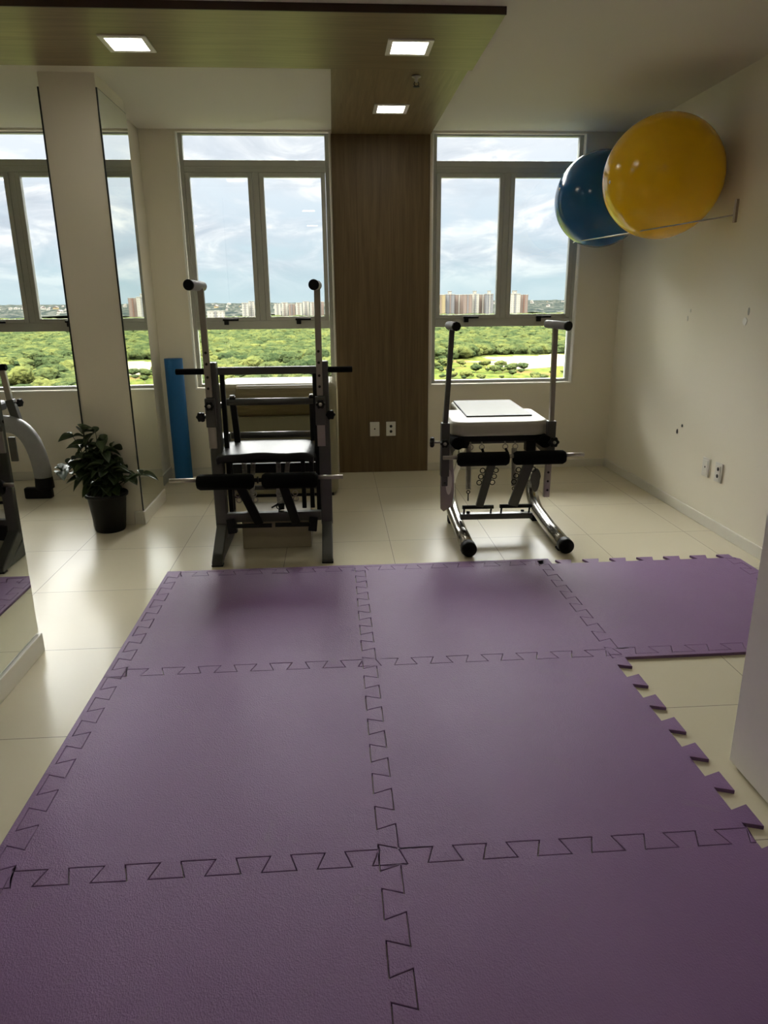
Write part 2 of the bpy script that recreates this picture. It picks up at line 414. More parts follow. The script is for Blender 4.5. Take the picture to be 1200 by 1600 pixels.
# recessed square lights
def square_light(name, cx, cy, z, label, s=0.225):
    t = thing(name, (cx, cy, z), label, 'ceiling light', 'square recessed ceiling lights')
    b = MB(); h = s/2; g = .026
    for (x0, x1, y0, y1) in ((-h, h, -h, -h+g), (-h, h, h-g, h), (-h, -h+g, -h+g, h-g), (h-g, h, -h+g, h-g)):
        b.box(cx+x0, cx+x1, cy+y0, cy+y1, z-.007, z+.001)
    b.build('lamp_frame', M_white_trim, t, bevel=0.002)
    b = MB(); b.box(cx-h+g, cx+h-g, cy-h+g, cy+h-g, z-.004, z+.0005); b.build('lamp_diffuser', M_lamp, t)
square_light('ceiling_light', -0.955, 3.99, 2.61, 'square recessed ceiling light lit white, leftmost, on the cross arm of the wooden board')
square_light('ceiling_light', 0.415, 3.985, 2.61, 'square recessed ceiling light lit white, nearest one above the wooden corner, right of centre')
square_light('ceiling_light', 0.416, 5.145, 2.61, 'small-looking square ceiling light nearest the windows, above the wood wall panel')
for k, (x, y) in enumerate(((-0.3, 1.2), (-0.3, -0.8), (0.9, 1.6), (-3.2, 3.99), (-3.0, 1.4))):  # unseen panels added to brighten the room, all out of view
    square_light('ceiling_light', x, y, ZC if k != 3 else 2.61, ['square ceiling light on the plain ceiling over the mats', 'square ceiling light on the plain ceiling behind the mats', 'square ceiling light on the plain ceiling near the open door', 'square ceiling light on the wooden board over the left bay', 'square ceiling light in the left bay away from the windows'][k])
# sprinkler
t = thing('fire_sprinkler', (0.505, 4.45, 2.61), 'small metal fire sprinkler on the wooden ceiling between two lights', 'sprinkler')
b = MB(); b.lathe([(0.001, 0), (.026, 0), (.026, -.006), (.01, -.012), (.01, -.03), (0.001, -.03)], (0.505, 4.45, 2.61), 20); b.build('sprinkler_body', M_steel, t)
b = MB(); b.lathe([(0.001, -.052), (.018, -.052), (.018, -.055), (0.001, -.055)], (0.505, 4.45, 2.61), 16)
for s in (-1, 1): b.tube([(0.505+s*.008, 4.45, 2.582), (0.505+s*.014, 4.45, 2.57), (0.505+s*.004, 4.45, 2.556)], .0025, 6)
b.build('deflector', M_frame_dark, t)

# mirrors
def mirror(x0, x1, y0, y1, z0, z1, face, label):
    t = thing('wall_mirror', ((x0+x1)/2, (y0+y1)/2, z0), label, 'mirror')
    b = MB(); b.box(x0, x1, y0, y1, z0, z1); b.build('mirror_backing', M_mirror_edge, t)
    xf = x1 if face > 0 else x0
    b = MB(); b.box(xf, xf+face*.0015, y0+.004, y1-.001, z0+.002, z1-.004); b.build('mirror_glass', M_mirror, t)
mirror(-1.275, -1.266, YF+.1, 2.768, 0.088, 2.60, 1, 'large wall mirror on the near left partition, cut by the photo edge')
mirror(-1.290, -1.282, 4.554, 5.132, 0.091, 2.565, 1, 'narrow full-height mirror on the right side of the white pillar')
mirror(-1.608, -1.60, 4.554, 5.132, 0.091, 2.565, -1, 'narrow mirror on the left side of the white pillar, seen only as a dark edge')

# sockets
def socket_plate(c, axis, label, kind):
    t = thing('wall_socket', c, label, 'socket')
    c = Vector(c)
    if axis == 'Y': P = lambda u, v, w: (c.x+u, c.y-w, c.z+v)
    else: P = lambda u, v, w: (c.x-w, c.y+u, c.z+v)
    def bx(b, u0, u1, v0, v1, w0, w1):
        p, q = P(u0, v0, w0), P(u1, v1, w1)
        b.box(*(sorted((p[0], q[0]))+sorted((p[1], q[1]))+sorted((p[2], q[2]))))
    b = MB(); bx(b, -.040, .040, -.060, .060, 0, .009); b.build('cover_plate', M_socket, t, bevel=0.003)
    b = MB(); bx(b, -.026, .026, -.046, .046, .009, .0115); b.build('insert', M_socket, t, bevel=0.001)
    nrm = (0, -1, 0) if axis == 'Y' else (-1, 0, 0)
    holes = [(0, .002)] if kind == 1 else [(0, .022), (0, -.022)]
    for u, v in holes:
        b = MB(); p = Vector(P(u, v, .0115)); r = .0065 if kind == 1 else .012
        b.lathe([(0.0001, .0006), (r, .0006), (r, -.004), (0.0001, -.004)], p, 16, nrm); b.build('socket_hole', M_hole, t)
        if kind == 3:
            pass
socket_plate((0.325, YB-.022, 0.372), 'Y', 'white socket plate with one small hole, left of the pair on the wood panel', 1)
socket_plate((0.462, YB-.022, 0.372), 'Y', 'white double socket plate, right of the pair on the wood panel', 2)
socket_plate((XR, 4.225, 0.372), 'X', 'white one-hole socket plate low on the right wall, nearer the windows', 1)
socket_plate((XR, 4.071, 0.372), 'X', 'white two-hole socket plate low on the right wall, nearer the camera', 2)
# plugs and chips on the right wall
def chip(y, z, ry, rz, mat, label, cat, name):
    b = MB(); n = 14; pts = []
    for k in range(n):
        a = 2*pi*k/n; j = 1+.25*noise.noise(Vector((cos(a)*2+y*9, sin(a)*2, z*7)))
        pts.append((y+ry*cos(a)*j, z+rz*sin(a)*j))
    b.prism(pts, (XR-.0025, XR+.001), axis='X'); tag(b.build(name, mat), label, cat)
chip(4.66, .525, .010, .017, M_hole, 'lower dark screw hole on the right wall above the sockets', 'screw hole', 'screw_hole')
chip(4.60, .574, .010, .010, M_frame, 'upper small grey screw hole on the right wall', 'screw hole', 'screw_hole')
chip(4.69, 1.275, .008, .016, M_base, 'small pale plaster spot high on the right wall, nearer the window', 'plaster spot', 'plaster_spot')
chip(4.66, 1.325, .006, .010, M_base, 'tiny pale plaster spot just above another on the right wall', 'plaster spot', 'plaster_spot')
chip(4.01, 1.275, .022, .022, M_white_trim, 'larger pale plaster patch high on the right wall, nearer the camera', 'plaster spot', 'plaster_spot')
chip(3.985, 1.33, .008, .022, M_steel, 'grey scuff above the larger plaster patch on the right wall', 'scuff mark', 'scuff_mark')

# ------------------------------------------------------------------ puzzle mats
MT = 0.013
def seam(a, c0, c1, n=7, depth=.054, phase=0, dove=.0095):
    """dovetail line running from c0 to c1 about the level a; returns [(t, level)]"""
    pts = [(c0, a)]; L = (c1-c0)/n
    for k in range(n):
        s = c0 + k*L; e = s + L/2
        if k == 0: s0 = s + L*.25
        # one tooth up and one gap per period
        u0, u1 = s + L*.25, s + L*.75
        sg = 1 if phase == 0 else -1
        lo, hi = a - sg*depth/2, a + sg*depth/2
        pts += [(u0+dove, lo), (u0-dove, hi), (u1+dove, hi), (u1-dove, lo)]
    # ends: stay on the low side
    pts = [(c0, pts[1][1])] + pts[1:] + [(c1, pts[-1][1])]
    return pts
def inset(poly, d):
    n = len(poly); out = []
    for i in range(n):
        p0, p1, p2 = Vector(poly[i-1]), Vector(poly[i]), Vector(poly[(i+1) % n])
        a = (p1-p0); c = (p2-p1)
        if a.length < 1e-6 or c.length < 1e-6: out.append(tuple(p1)); continue
        a.normalize(); c.normalize()
        na, nc = Vector((-a.y, a.x)), Vector((-c.y, c.x))
        m = na+nc; l = m.length
        if l < .2: out.append(tuple(p1+na*d)); continue
        m /= l; k = d/max(.35, m.dot(na)); out.append(tuple(p1+m*k))
    return out
def mat_piece(name, bottom, right, top, left, label, cat, group, gap=.0011, z=0.0, sag=0.0):
    """sides are point lists: bottom/top [(x,y)] left->right, left/right [(x,y)] low->high"""
    poly = bottom[:-1] + right[:-1] + top[::-1][:-1] + left[::-1][:-1]
    q = []
    for p_ in poly:
        if not q or (Vector(p_)-Vector(q[-1])).length > 1e-5: q.append(p_)
    poly = inset(q, gap)
    b = MB(); b.prism(poly, (z, z+MT), axis='Z')
    cx = sum(p[0] for p in poly)/len(poly); cy_ = sum(p[1] for p in poly)/len(poly)
    o = b.build(name, M_mat, loc=(cx, cy_, z), bevel=0.0016, segs=2)
    return tag(o, label, cat, group)
def H(y, x0, x1, **k): return [(t, l) for t, l in seam(y, x0, x1, **k)]
def V(x, y0, y1, **k): return [(l, t) for t, l in seam(x, y0, y1, **k)]
def join_corner(bottom, right, top, left):
    """make the four sides meet: clip every side to its neighbours' end levels"""
    bl = (left[0][0], bottom[0][1]); br = (right[0][0], bottom[-1][1]); tl = (left[-1][0], top[0][1]); tr = (right[-1][0], top[-1][1])
    bottom = [bl]+bottom[1:-1]+[br]; top = [tl]+top[1:-1]+[tr]; left = [bl]+left[1:-1]+[tl]; right = [br]+right[1:-1]+[tr]
    return bottom, right, top, left
XA, XB_, XC = -0.885, 0.107, 1.115        # column seams
YA, YB2, YC_, YD = 0.46, 1.496, 2.530, 3.572
OX = -0.931; OY = 3.628
def straight(p, q): return [p, q]
cols = {}
hs = {}
for yi, y in enumerate((YA, YB2, YC_, YD)):
    for xi, (x0, x1) in enumerate(((XA, XB_), (XB_, XC))):
        hs[(yi, xi)] = H(y, x0, x1, phase=0)
vs = {}
for xi, x in enumerate((XA, XB_, XC)):
    for yi, (y0, y1) in enumerate(((YA, YB2), (YB2, YC_), (YC_, YD))):
        vs[(xi, yi)] = V(x, y0, y1, phase=(1 if xi == 0 else 0))
labels = {(0, 0): 'purple puzzle foam tile nearest the camera, bottom left of the photo',
          (1, 0): 'purple puzzle foam tile nearest the camera, bottom right of the photo',
          (0, 1): 'purple puzzle foam tile in the middle row, left of the centre seam',
          (1, 1): 'purple puzzle foam tile in the middle row with bare teeth towards the door',
          (0, 2): 'purple puzzle foam tile in front of the black pilates chair',
          (1, 2): 'purple puzzle foam tile in front of the chair with the white seat'}
for (cx_, ry_), lab in labels.items():
    # corner squares: every corner snaps to the nominal low side of the seams, shared by all neighbours
    parts = join_corner(hs[(ry_, cx_)], vs[(cx_+1, ry_)], hs[(ry_+1, cx_)], vs[(cx_, ry_)])
    mat_piece('foam_mat_tile', *parts, lab, 'foam mat', 'purple puzzle mats')
# edging strips: left side and far side
for yi, lab in enumerate(('purple foam edging strip on the left side, nearest the camera', 'purple foam edging strip on the left side, middle length', 'purple foam edging strip on the left side, beside the far left tile')):
    v = vs[(0, yi)]
    y0, y1 = v[0][1], v[-1][1]
    ylo = hs[(yi, 0)][0][1]; yhi = hs[(yi+1, 0)][0][1]
    if yi == 2: yhi = OY
    bottom = [(OX, ylo), (v[0][0], ylo)]; top = [(OX, yhi), (v[-1][0], yhi)]
    right = [(v[0][0], ylo)]+v[1:-1]+[(v[-1][0], yhi)]
    mat_piece('mat_edging_strip', bottom, right, top, [(OX, ylo), (OX, yhi)], lab, 'mat edging', 'purple mat edging strips', gap=.0008)
for xi, lab in enumerate(('purple foam edging strip along the far edge before the black chair', 'purple foam edging strip along the far edge before the white-seat chair')):
    h = hs[(3, xi)]; xlo = vs[(xi, 2)][-1][0]; xhi = vs[(xi+1, 2)][-1][0]
    if xi == 1: xhi = 1.165
    bottom = [(xlo, h[0][1])]+h[1:-1]+[(xhi, h[-1][1])]
    mat_piece('mat_edging_strip', bottom, [(xhi, h[-1][1]), (xhi, OY+.004)], [(xlo, OY), (xhi, OY+.004)], [(xlo, h[0][1]), (xlo, OY)], lab, 'mat edging', 'purple mat edging strips', gap=.0008)
# third tile by the right wall
v = [(x+.001, y) for x, y in vs[(2, 2)]]
x1 = 2.172
top = H(3.580, v[-1][0], x1, phase=1)
bot = H(2.538, v[0][0], x1, phase=0)
rt = V(x1, 2.516, 3.575, phase=1)
P4 = join_corner(bot, rt, top, v)
mat_piece('foam_mat_tile', *P4, 'purple puzzle foam tile at the right, between the wall and the open door', 'foam mat', 'purple puzzle mats')
bx = [(v[0][0], 2.486), (2.225, 2.486)]
bottom = bx; topl = [(v[0][0], bot[0][1])]+bot[1:-1]+[(2.225, bot[-1][1])]
mat_piece('mat_edging_strip', bottom, [(2.225, 2.486), (2.225, bot[-1][1])], topl, [(v[0][0], 2.486), (v[0][0], bot[0][1])], 'purple foam edging strip on the near side of the right-hand tile', 'mat edging', 'purple mat edging strips', gap=.0008)
lf = [(rt[0][0], bot[-1][1]+.0)]+rt[1:-1]+[(rt[-1][0], 3.56)]
mat_piece('mat_edging_strip', [(lf[0][0], lf[0][1]), (2.225, lf[0][1])], [(2.225, lf[0][1]), (2.225, 3.53)], [(lf[-1][0], 3.56), (2.225, 3.53)], lf, 'purple foam edging strip beside the right wall', 'mat edging', 'purple mat edging strips', gap=.0008)

# ------------------------------------------------------------------ small builders used by the machines
def star_knob(parent, c, axis, r=.026, stem=.03, name='star_knob', mat=None):
    ax = Vector(axis).normalized(); c = Vector(c); q = ax.to_track_quat('Z', 'Y'); n = 6*8
    b = MB(); rings = []
    for (k, z) in ((.75, -.012), (1, -.007), (1, .007), (.75, .012)):
        rings.append([b.bm.verts.new(c + q @ Vector((r*k*(1+.10*cos(6*2*pi*j/n))*cos(2*pi*j/n), r*k*(1+.10*cos(6*2*pi*j/n))*sin(2*pi*j/n), z))) for j in range(n)])
    for A, B in zip(rings, rings[1:]):
        for j in range(n): b.bm.faces.new((A[j], A[(j+1) % n], B[(j+1) % n], B[j]))
    b.bm.faces.new(rings[0][::-1]); b.bm.faces.new(rings[-1])
    k = b.build(name, mat or M_black, parent)
    b = MB(); b.tube([c - ax*stem, c], .007, 10); b.build('knob_stem', M_steel, k)
    return k
def pedal_pad(parent, x0, x1, y, z, r, label=None):
    b = MB(); n = 8
    b.lathe([(.02, 0), (r*.78, .004), (r, .02), (r, (x1-x0)-.02), (r*.78, (x1-x0)-.004), (.02, (x1-x0))], (x0, y, z), 24, (1, 0, 0))
    return b.build('pedal_pad', M_foam, parent)
def eye(b, c, r=.014, w=.0028, axis=(0, 1, 0)): b.torus(c, r, w, axis, 16, 6)

# ------------------------------------------------------------------ black pilates chair (left)
L = thing('pilates_chair', (-0.385, 4.1, 0), 'dark grey pilates chair with black seat and two tall T-handle poles, before the left window', 'exercise machine')
for s, (xo, xi) in enumerate(((-0.715, -0.640), (-0.105, -0.030))):
    xm = (xo+xi)/2; sg = -1 if s == 0 else 1
    b = MB()
    yb = 4.32
    # upright box column, bent foot, floor rail and rear upright
    b.beam((xm, 3.985, .15), (xm, 3.985, 1.09), .066, .075, (0, 1, 0))
    b.prism([(3.948, .17), (4.022, .19), (3.99, .115), (3.775, .012), (3.70, .002), (3.70, .03)], (xm-.030, xm+.030), axis='X')
    b.prism([(3.72, .001), (4.30, .001), (4.34, .035), (4.30, .075), (3.99, .075), (3.80, .030), (3.72, .030)], (xm-.022, xm+.022), axis='X')
    b.beam((xm+(.012 if s == 0 else -.012), yb, .04), (xm+(.012 if s == 0 else -.012), yb, .64), .035, .05, (0, 1, 0))
    b.beam((xm, 3.99, .62), (xm, yb+.02, .62), .034, .045)
    b.beam((xm, 4.0, .12), (xm, 4.28, .05), .04, .04)
    b.build('side_frame', M_frame, L, bevel=0.006)
    b = MB(); b.box(xm-.032, xm+.032, 3.70, 3.745, 0, .012); b.build('rubber_foot', M_black, L, bevel=0.003)
    # inner post beside the column
    b = MB(); b.beam((xm-sg*.046, 4.06, .19), (xm-sg*.046, 4.06, 1.045), .026, .03, (0, 1, 0)); b.build('inner_post', M_frame_dark, L, bevel=0.004)
    # sliding pole with grip
    xt = -0.690 if s == 0 else -0.080
    xb2 = -0.688 if s == 0 else -0.084
    b = MB(); b.beam((xt, 3.935, 1.475), (xb2, 3.935, .905), .034, .026, (0, 1, 0))
    pole = b.build('handle_pole', M_steel, L, bevel=0.004)
    for z in (1.145, 1.085, 1.015, .955):
        b = MB(); b.lathe([(0.0001, .001), (.0075, .001), (.0075, -.004), (0.0001, -.004)], (xb2, 3.921, z), 14, (0, -1, 0)); b.build('pole_hole', M_hole, pole)
    g0, g1 = ((-0.690, 4.00, 1.487), (-0.722, 3.80, 1.490)) if s == 0 else ((-0.080, 3.99, 1.487), (-0.093, 3.82, 1.487))
    b = MB(); b.tube([g0, g1], .026, 20)
    grip = b.build('grip', M_grip, pole, bevel=0.004)
    d = (Vector(g1)-Vector(g0)).normalized()
    b = MB(); b.tube([Vector(g1)-d*.004, Vector(g1)+d*.014], .0275, 20); b.build('grip_cap', M_black, grip, bevel=0.003)
    # lower sleeve window and plate
    b = MB(); b.box(xb2-.022, xb2+.022, 3.935, 3.955, .62, .74); b.build('lower_pole_end', M_steel, pole)
    b = MB(); b.box(xb2-.028, xb2+.028, 3.925, 3.955, .74, .90); b.build('sleeve', M_frame, L, bevel=0.004)
    star_knob(L, (xb2+.002, 3.900, .862), (0, -1, 0), .024, .03)
    b = MB(); b.lathe([(0.0001, 0), (.010, 0), (.010, .003), (0.0001, .004)], (xb2+.002, 3.888, .862), 14, (0, -1, 0)); b.build('knob_centre', M_steel, L)
    star_knob(L, ((-0.745 if s == 0 else -0.030), 3.95, .795), (sg, 0, 0) if False else (sg*.35, -1, 0), .026, .05)
    # side handle bar
    x0_, x1_ = ((-0.865, -0.700) if s == 0 else (-0.045, 0.100))
    b = MB(); b.tube([(x0_, 3.965, 1.043), (x1_, 3.965, 1.043)], .0165, 16); b.build('side_handle', M_foam, L, bevel=0.004)
b = MB(); b.beam((-.655, 4.06, 1.035), (-.095, 4.06, 1.035), .034, .042); b.build('top_crossbar', M_frame, L, bevel=0.005)
b = MB(); b.tube([(-.640, 4.2, .842), (-.125, 4.2, .842)], .021, 18); b.build('round_crossbar', M_frame, L)
b = MB(); b.tube([(-.640, 4.32, .622), (-.125, 4.32, .622)], .021, 18); b.build('round_crossbar', M_frame, L)
for x in (-.603, -.137):
    b = MB(); b.beam((x, 4.2, .875), (x+(.012 if x < -.3 else .0), 4.22, .60), .036, .03, (0, 1, 0)); b.build('back_support', M_frame_dark, L, bevel=0.005)
    b = MB(); b.tube([(x, 4.2, .872), (x, 4.2, .882)], .015, 14); b.build('support_cap', M_chrome, L)
for x in (-.645, -.115):
    b = MB(); b.beam((x, 4.2, .842), (x, 4.05, .842), .02, .03); b.build('bar_bracket', M_frame, L)
# seat with dished front edge
b = MB(); nx, ny = 24, 10
xl, xr, yf, yr = -.672, -.125, 3.86, 4.29
def seatz(u, v): return .602 + .004*cos(u*4*pi+.6)*(1-v) - .020*(1-v)**3*(abs(u-.5)*2)**8 - .010*(abs(u-.5)*2)**8
top_, bot_ = [], []
for i in range(nx+1):
    rt_, rb_ = [], []
    for j in range(ny+1):
        u, v = i/nx, j/ny
        k = .93+.07*min(1, (1-v)*2.5)
        x = (xl+xr)/2 + (xr-xl)*(u-.5)*k; y = yf + (yr-yf)*v
        z = seatz(u, v)
        rt_.append(b.bm.verts.new((x, y, z))); rb_.append(b.bm.verts.new((x*.985+(xl+xr)/2*.015, y+.006*(1-v), z-.042)))
    top_.append(rt_); bot_.append(rb_)
for i in range(nx):
    for j in range(ny):
        f = b.bm.faces.new((top_[i][j], top_[i+1][j], top_[i+1][j+1], top_[i][j+1])); f.smooth = True
        f = b.bm.faces.new((bot_[i][j], bot_[i][j+1], bot_[i+1][j+1], bot_[i+1][j])); f.smooth = True
for i in range(nx):
    for j in (0, ny): b.bm.faces.new((top_[i][j], top_[i+1][j], bot_[i+1][j], bot_[i][j]))
for j in range(ny):
    for i in (0, nx): b.bm.faces.new((top_[i][j], top_[i][j+1], bot_[i][j+1], bot_[i][j]))
b.build('seat', M_vinyl_black, L, bevel=0.010, segs=3)
b = MB(); b.box(-.64, -.12, 3.93, 4.30, .535, .556); b.build('seat_board', M_frame_dark, L)
b = MB(); b.beam((-.66, 4.32, .415), (-.10, 4.32, .415), .03, .060); b.build('rear_crossbar', M_frame_dark, L, bevel=0.004)
b = MB(); b.beam((-.645, 4.18, .325), (-.12, 4.18, .325), .025, .026); b.build('middle_crossbar', M_frame, L, bevel=0.003)
b = MB(); b.beam((-.655, 3.97, .205), (-.10, 3.97, .205), .045, .055); b.build('front_crossbar', M_frame, L, bevel=0.005)
for x in (-.625, -.145):
    b = MB(); b.beam((x, 3.96, .20), (x+(.01 if x < -.3 else -.01), 3.95, .115), .05, .05, (0, 1, 0)); b.build('hinge_bracket', M_frame_dark, L, bevel=0.004)
for x in (-.635, -.155, -.205):
    b = MB(); b.beam((x, 4.15, .20), (x, 4.15, .53), .026, .03, (0, 1, 0)); b.build('inner_upright', M_frame_dark, L, bevel=0.003)
# pedals
for k, (xa, xb, pad, rod) in enumerate((((-.535), (-.455), (-.762, -.452), (-.905, -.76)), ((-.300), (-.245), (-.412, -.105), (-.105, .030)))):
    pd = None
    b = MB(); b.beam((xa, 3.80, .43), (xb, 3.90, .185), .050, .028, (0, 1, 0))
    arm = b.build('pedal_arm', M_frame_dark, L, bevel=0.004)
    pedal_pad(L, pad[0], pad[1], 3.75, .472, .043)
    b = MB(); b.tube([(rod[0], 3.75, .485), (rod[1]+.02*(1 if k == 0 else 0), 3.75, .485)], .0115, 14); b.build('pedal_rod', M_steel, L)
    b = MB(); xh = ((-.605, -.385), (-.365, -.165))[k]; b.tube([(xh[0], 3.90, .172), (xh[1], 3.90, .170)], .013, 12); b.build('hinge_bar', M_frame_dark, L)
    for dz in (0, .033):
        for sx in (-1, 1):
            b = MB(); xx = xa + (xb-xa)*(.35-dz*2) + sx*.045; eye(b, (xx, 3.83, .345+dz), .014, .003); b.beam((xx-sx*.014, 3.83, .345+dz), (xx-sx*.03, 3.835, .345+dz), .004, .004)
            b.build('spring_eye', M_steel, arm)
b = MB(); b.tube([(-.452, 3.75, .478), (-.412, 3.75, .478)], .012, 12); b.tube([(-.436, 3.75, .478), (-.428, 3.75, .478)], .020, 12); b.build('rod_coupling', M_frame_dark, L)
# springs hanging under the seat
for (x0_, x1_) in ((-.545, -.535), (-.490, -.505), (-.345, -.345), (-.285, -.320)):
    b = MB(); b.helix((x0_, 4.10, .53), (x1_, 4.00, .27), .0125, .0035, 34, 8, 5); b.build('spring', M_steel, L)
for x in (-.520, -.335):
    b = MB(); b.tube([(x, 4.0, .27), (x+.004, 3.99, .235)], [.022, .014], 12); b.build('spring_clip', M_frame_dark, L)
b = MB(); eye(b, (-.345, 3.96, .262), .012, .003); b.tube([(-.345, 3.96, .250), (-.345, 3.96, .23)], .003, 6); b.tube([(-.385, 3.95, .262), (-.345, 3.95, .285)], .005, 8); b.build('hook', M_frame_dark, L)

# ------------------------------------------------------------------ pilates chair with white seat (right)
R_ = thing('pilates_chair', (1.03, 4.2, 0), 'chrome-legged pilates chair with white padded seat, before the right window', 'exercise machine')
def bez(P, n):
    out = []
    for i in range(n+1):
        t = i/n; a = [Vector(p) for p in P]
        while len(a) > 1: a = [a[k]*(1-t)+a[k+1]*t for k in range(len(a)-1)]
        out.append(a[0])
    return out
def leg_path(x0, x1, x2, s):
    seg = [(x0, 3.74, .048), (x0+(x1-x0)*.5, 4.05, .053), (x1, 4.36, .078)]
    return [Vector(p) for p in seg] + bez([(x1+(x1-x0)*.12, 4.42, .095), (x1+(x1-x0)*.25, 4.53, .13), (x1+(x1-x0)*.25, 4.55, .24)], 8)[1:] + \
        bez([(x1+(x1-x0)*.25, 4.55, .24), (x2, 4.53, .40), (x2, 4.43, .56)], 8)[1:]
for (x0_, x1_, x2_) in ((.735, .748, .80), (1.298, 1.306, 1.27)):
    path = leg_path(x0_, x1_, x2_, 0)
    b = MB(); b.tube(path, .040, 28); lg = b.build('leg', M_chrome, R_)
    b = MB(); b.lathe([(0.001, -.026), (.040, -.026), (.0445, -.019), (.0445, .028), (.0405, .028)], path[0], 28, (path[1]-path[0])); b.build('end_cap', M_black, lg)
    b = MB(); b.box(x0_-.03, x0_+.03, 3.78, 3.84, 0.0, .012); b.build('foot_pad', M_black, lg, bevel=0.003)
    b = MB(); b.box(x1_-.03, x1_+.03, 4.36, 4.42, 0.0, .044); b.build('foot_pad', M_black, lg, bevel=0.003)
# side plates joining the legs to the pole sleeves
b = MB(); b.prism([(.622, .60), (.655, .60), (.692, .50), (.702, .38), (.700, .27), (.690, .20), (.640, .17), (.620, .19), (.616, .33)], (4.075, 4.087), axis='Y')
b.build('side_plate', M_steel, R_, bevel=0.004)
b = MB(); n = 20; pp = [(.668+.019*cos(2*pi*k/n), .355+.078*sin(2*pi*k/n)) for k in range(n)]
b.prism(pp, (4.0725, 4.0752), axis='Y'); tag(b.build('plate_badge', M_socket, R_), 'pale oval badge')  # pale oval stands in for a see-through opening in the plate
for (xa, xb, z) in ((.645, .80, .53), (1.265, 1.27, .53)):
    b = MB(); b.beam((xa, 4.07, z), (xb, 4.44, z+.02), .035, .045); b.build('side_arm', M_frame, R_, bevel=0.004)
# poles
for s, (xt, xb) in enumerate(((.668, .637), (1.259, 1.268))):
    y = 4.05; sg = -1 if s == 0 else 1
    zb = .34 if s == 0 else .255
    b = MB(); b.beam((xt, y, 1.262), (xb, y, .70), .028, .028, (0, 1, 0)); b.beam((xb, y, .70), (xb-(.006 if s else 0), y, zb), .036, .030, (0, 1, 0))
    pole = b.build('handle_pole', M_steel if s else M_frame, R_, bevel=0.003)
    for k in range(4):
        z = .36+.045*k if s == 0 else .30+.055*k
        b = MB(); b.lathe([(0.0001, .001), (.007, .001), (.007, -.004), (0.0001, -.004)], (xb-(.004 if s else 0), y-.0155, z), 12, (0, -1, 0)); b.build('pole_hole', M_hole, pole)
    b = MB(); b.beam((xb, y, .72), (xb, y, .40 if s == 0 else .50), .050, .048, (0, 1, 0)); b.build('sleeve', M_frame, R_, bevel=0.004)
    g0, g1 = ((.655, 4.10, 1.268), (.675, 3.97, 1.266)) if s == 0 else ((1.225, 4.11, 1.270), (1.300, 3.96, 1.262))
    b = MB(); b.tube([g0, g1], .023, 20); grip = b.build('grip', M_grip, pole, bevel=0.003)
    d = (Vector(g1)-Vector(g0)).normalized()
    b = MB(); b.tube([Vector(g1)-d*.004, Vector(g1)+d*.014], .0265, 8 if s == 0 else 20); b.build('grip_cap', M_black, grip, bevel=0.003)
star_knob(R_, (.560, 4.04, .608), (1, -.25, 0), .029, -.05)
star_knob(R_, (.628, 4.00, .606), (0, -1, 0), .024, .04)
star_knob(R_, (1.275, 4.00, .600), (0, -1, 0), .029, .04)
for x in (.628, 1.275):
    b = MB(); b.lathe([(0.0001, 0), (.010, 0), (.010, .003), (0.0001, .004)], (x, 3.987, .606 if x < 1 else .600), 14, (0, -1, 0)); b.build('knob_centre', M_steel, R_)
for x in (.712, 1.232):
    b = MB(); b.tube([(x, 4.02, .60), (x, 4.30, .60)], .038, 24); b.build('roller_end', M_foam, R_, bevel=0.006)
# seat: wide rounded front pad with a narrower rear pad
def rpoly(x0, x1, y0, y1, rf, rb, n=8):
    pts = []
    for (cx, cy, a0, r) in ((x0+rf, y0+rf, pi, rf), (x1-rf, y0+rf, 1.5*pi, rf), (x1-rb, y1-rb, 0, rb), (x0+rb, y1-rb, .5*pi, rb)):
        for k in range(n+1): pts.append((cx+r*cos(a0+pi/2*k/n), cy+r*sin(a0+pi/2*k/n)))
    return pts
def shear(poly, y0, k): return [(x+(y-y0)*k, y) for x, y in poly]
b = MB(); b.prism(shear(rpoly(.668, 1.268, 4.04, 4.56, .10, .05), 4.06, .05), (.634, .720), axis='Z'); b.build('seat_front_pad', M_white_vinyl, R_, bevel=0.022, segs=4)
b = MB(); b.prism(shear(rpoly(.765, 1.185, 4.52, 4.97, .02, .05), 4.06, .05), (.640, .716), axis='Z'); b.build('seat_rear_pad', M_white_vinyl, R_, bevel=0.018, segs=4)
b = MB(); b.box(.745, 1.195, 4.13, 4.80, .585, .642); b.build('seat_frame', M_frame_dark, R_, bevel=0.004)
b = MB(); b.box(.735, .80, 4.14, 4.2, .545, .60); b.build('frame_lug', M_frame_dark, R_, bevel=0.004)
b = MB(); b.box(1.15, 1.21, 4.14, 4.2, .52, .60); b.build('frame_lug', M_frame_dark, R_, bevel=0.004)
b = MB(); b.beam((.78, 4.4, .55), (1.26, 4.4, .55), .05, .05); b.build('rear_crossbar', M_frame, R_, bevel=0.004)
for x in (.805, .873, 1.016, 1.077):
    b = MB(); eye(b, (x, 4.12, .556), .0155, .003); b.tube([(x, 4.12, .57), (x, 4.14, .59)], .005, 8); b.build('eye_ring', M_steel, R_)
for x, dx in ((.873, .02), (1.016, .03)):
    b = MB(); b.tube([(x, 4.11, .545), (x+dx*.3, 4.08, .52)], .008, 8); b.build('snap_hook', M_black, R_)
b = MB(); b.beam((.748, 4.12, .124), (1.200, 4.12, .120), .045, .036); b.build('front_crossbar', M_frame, R_, bevel=0.004)
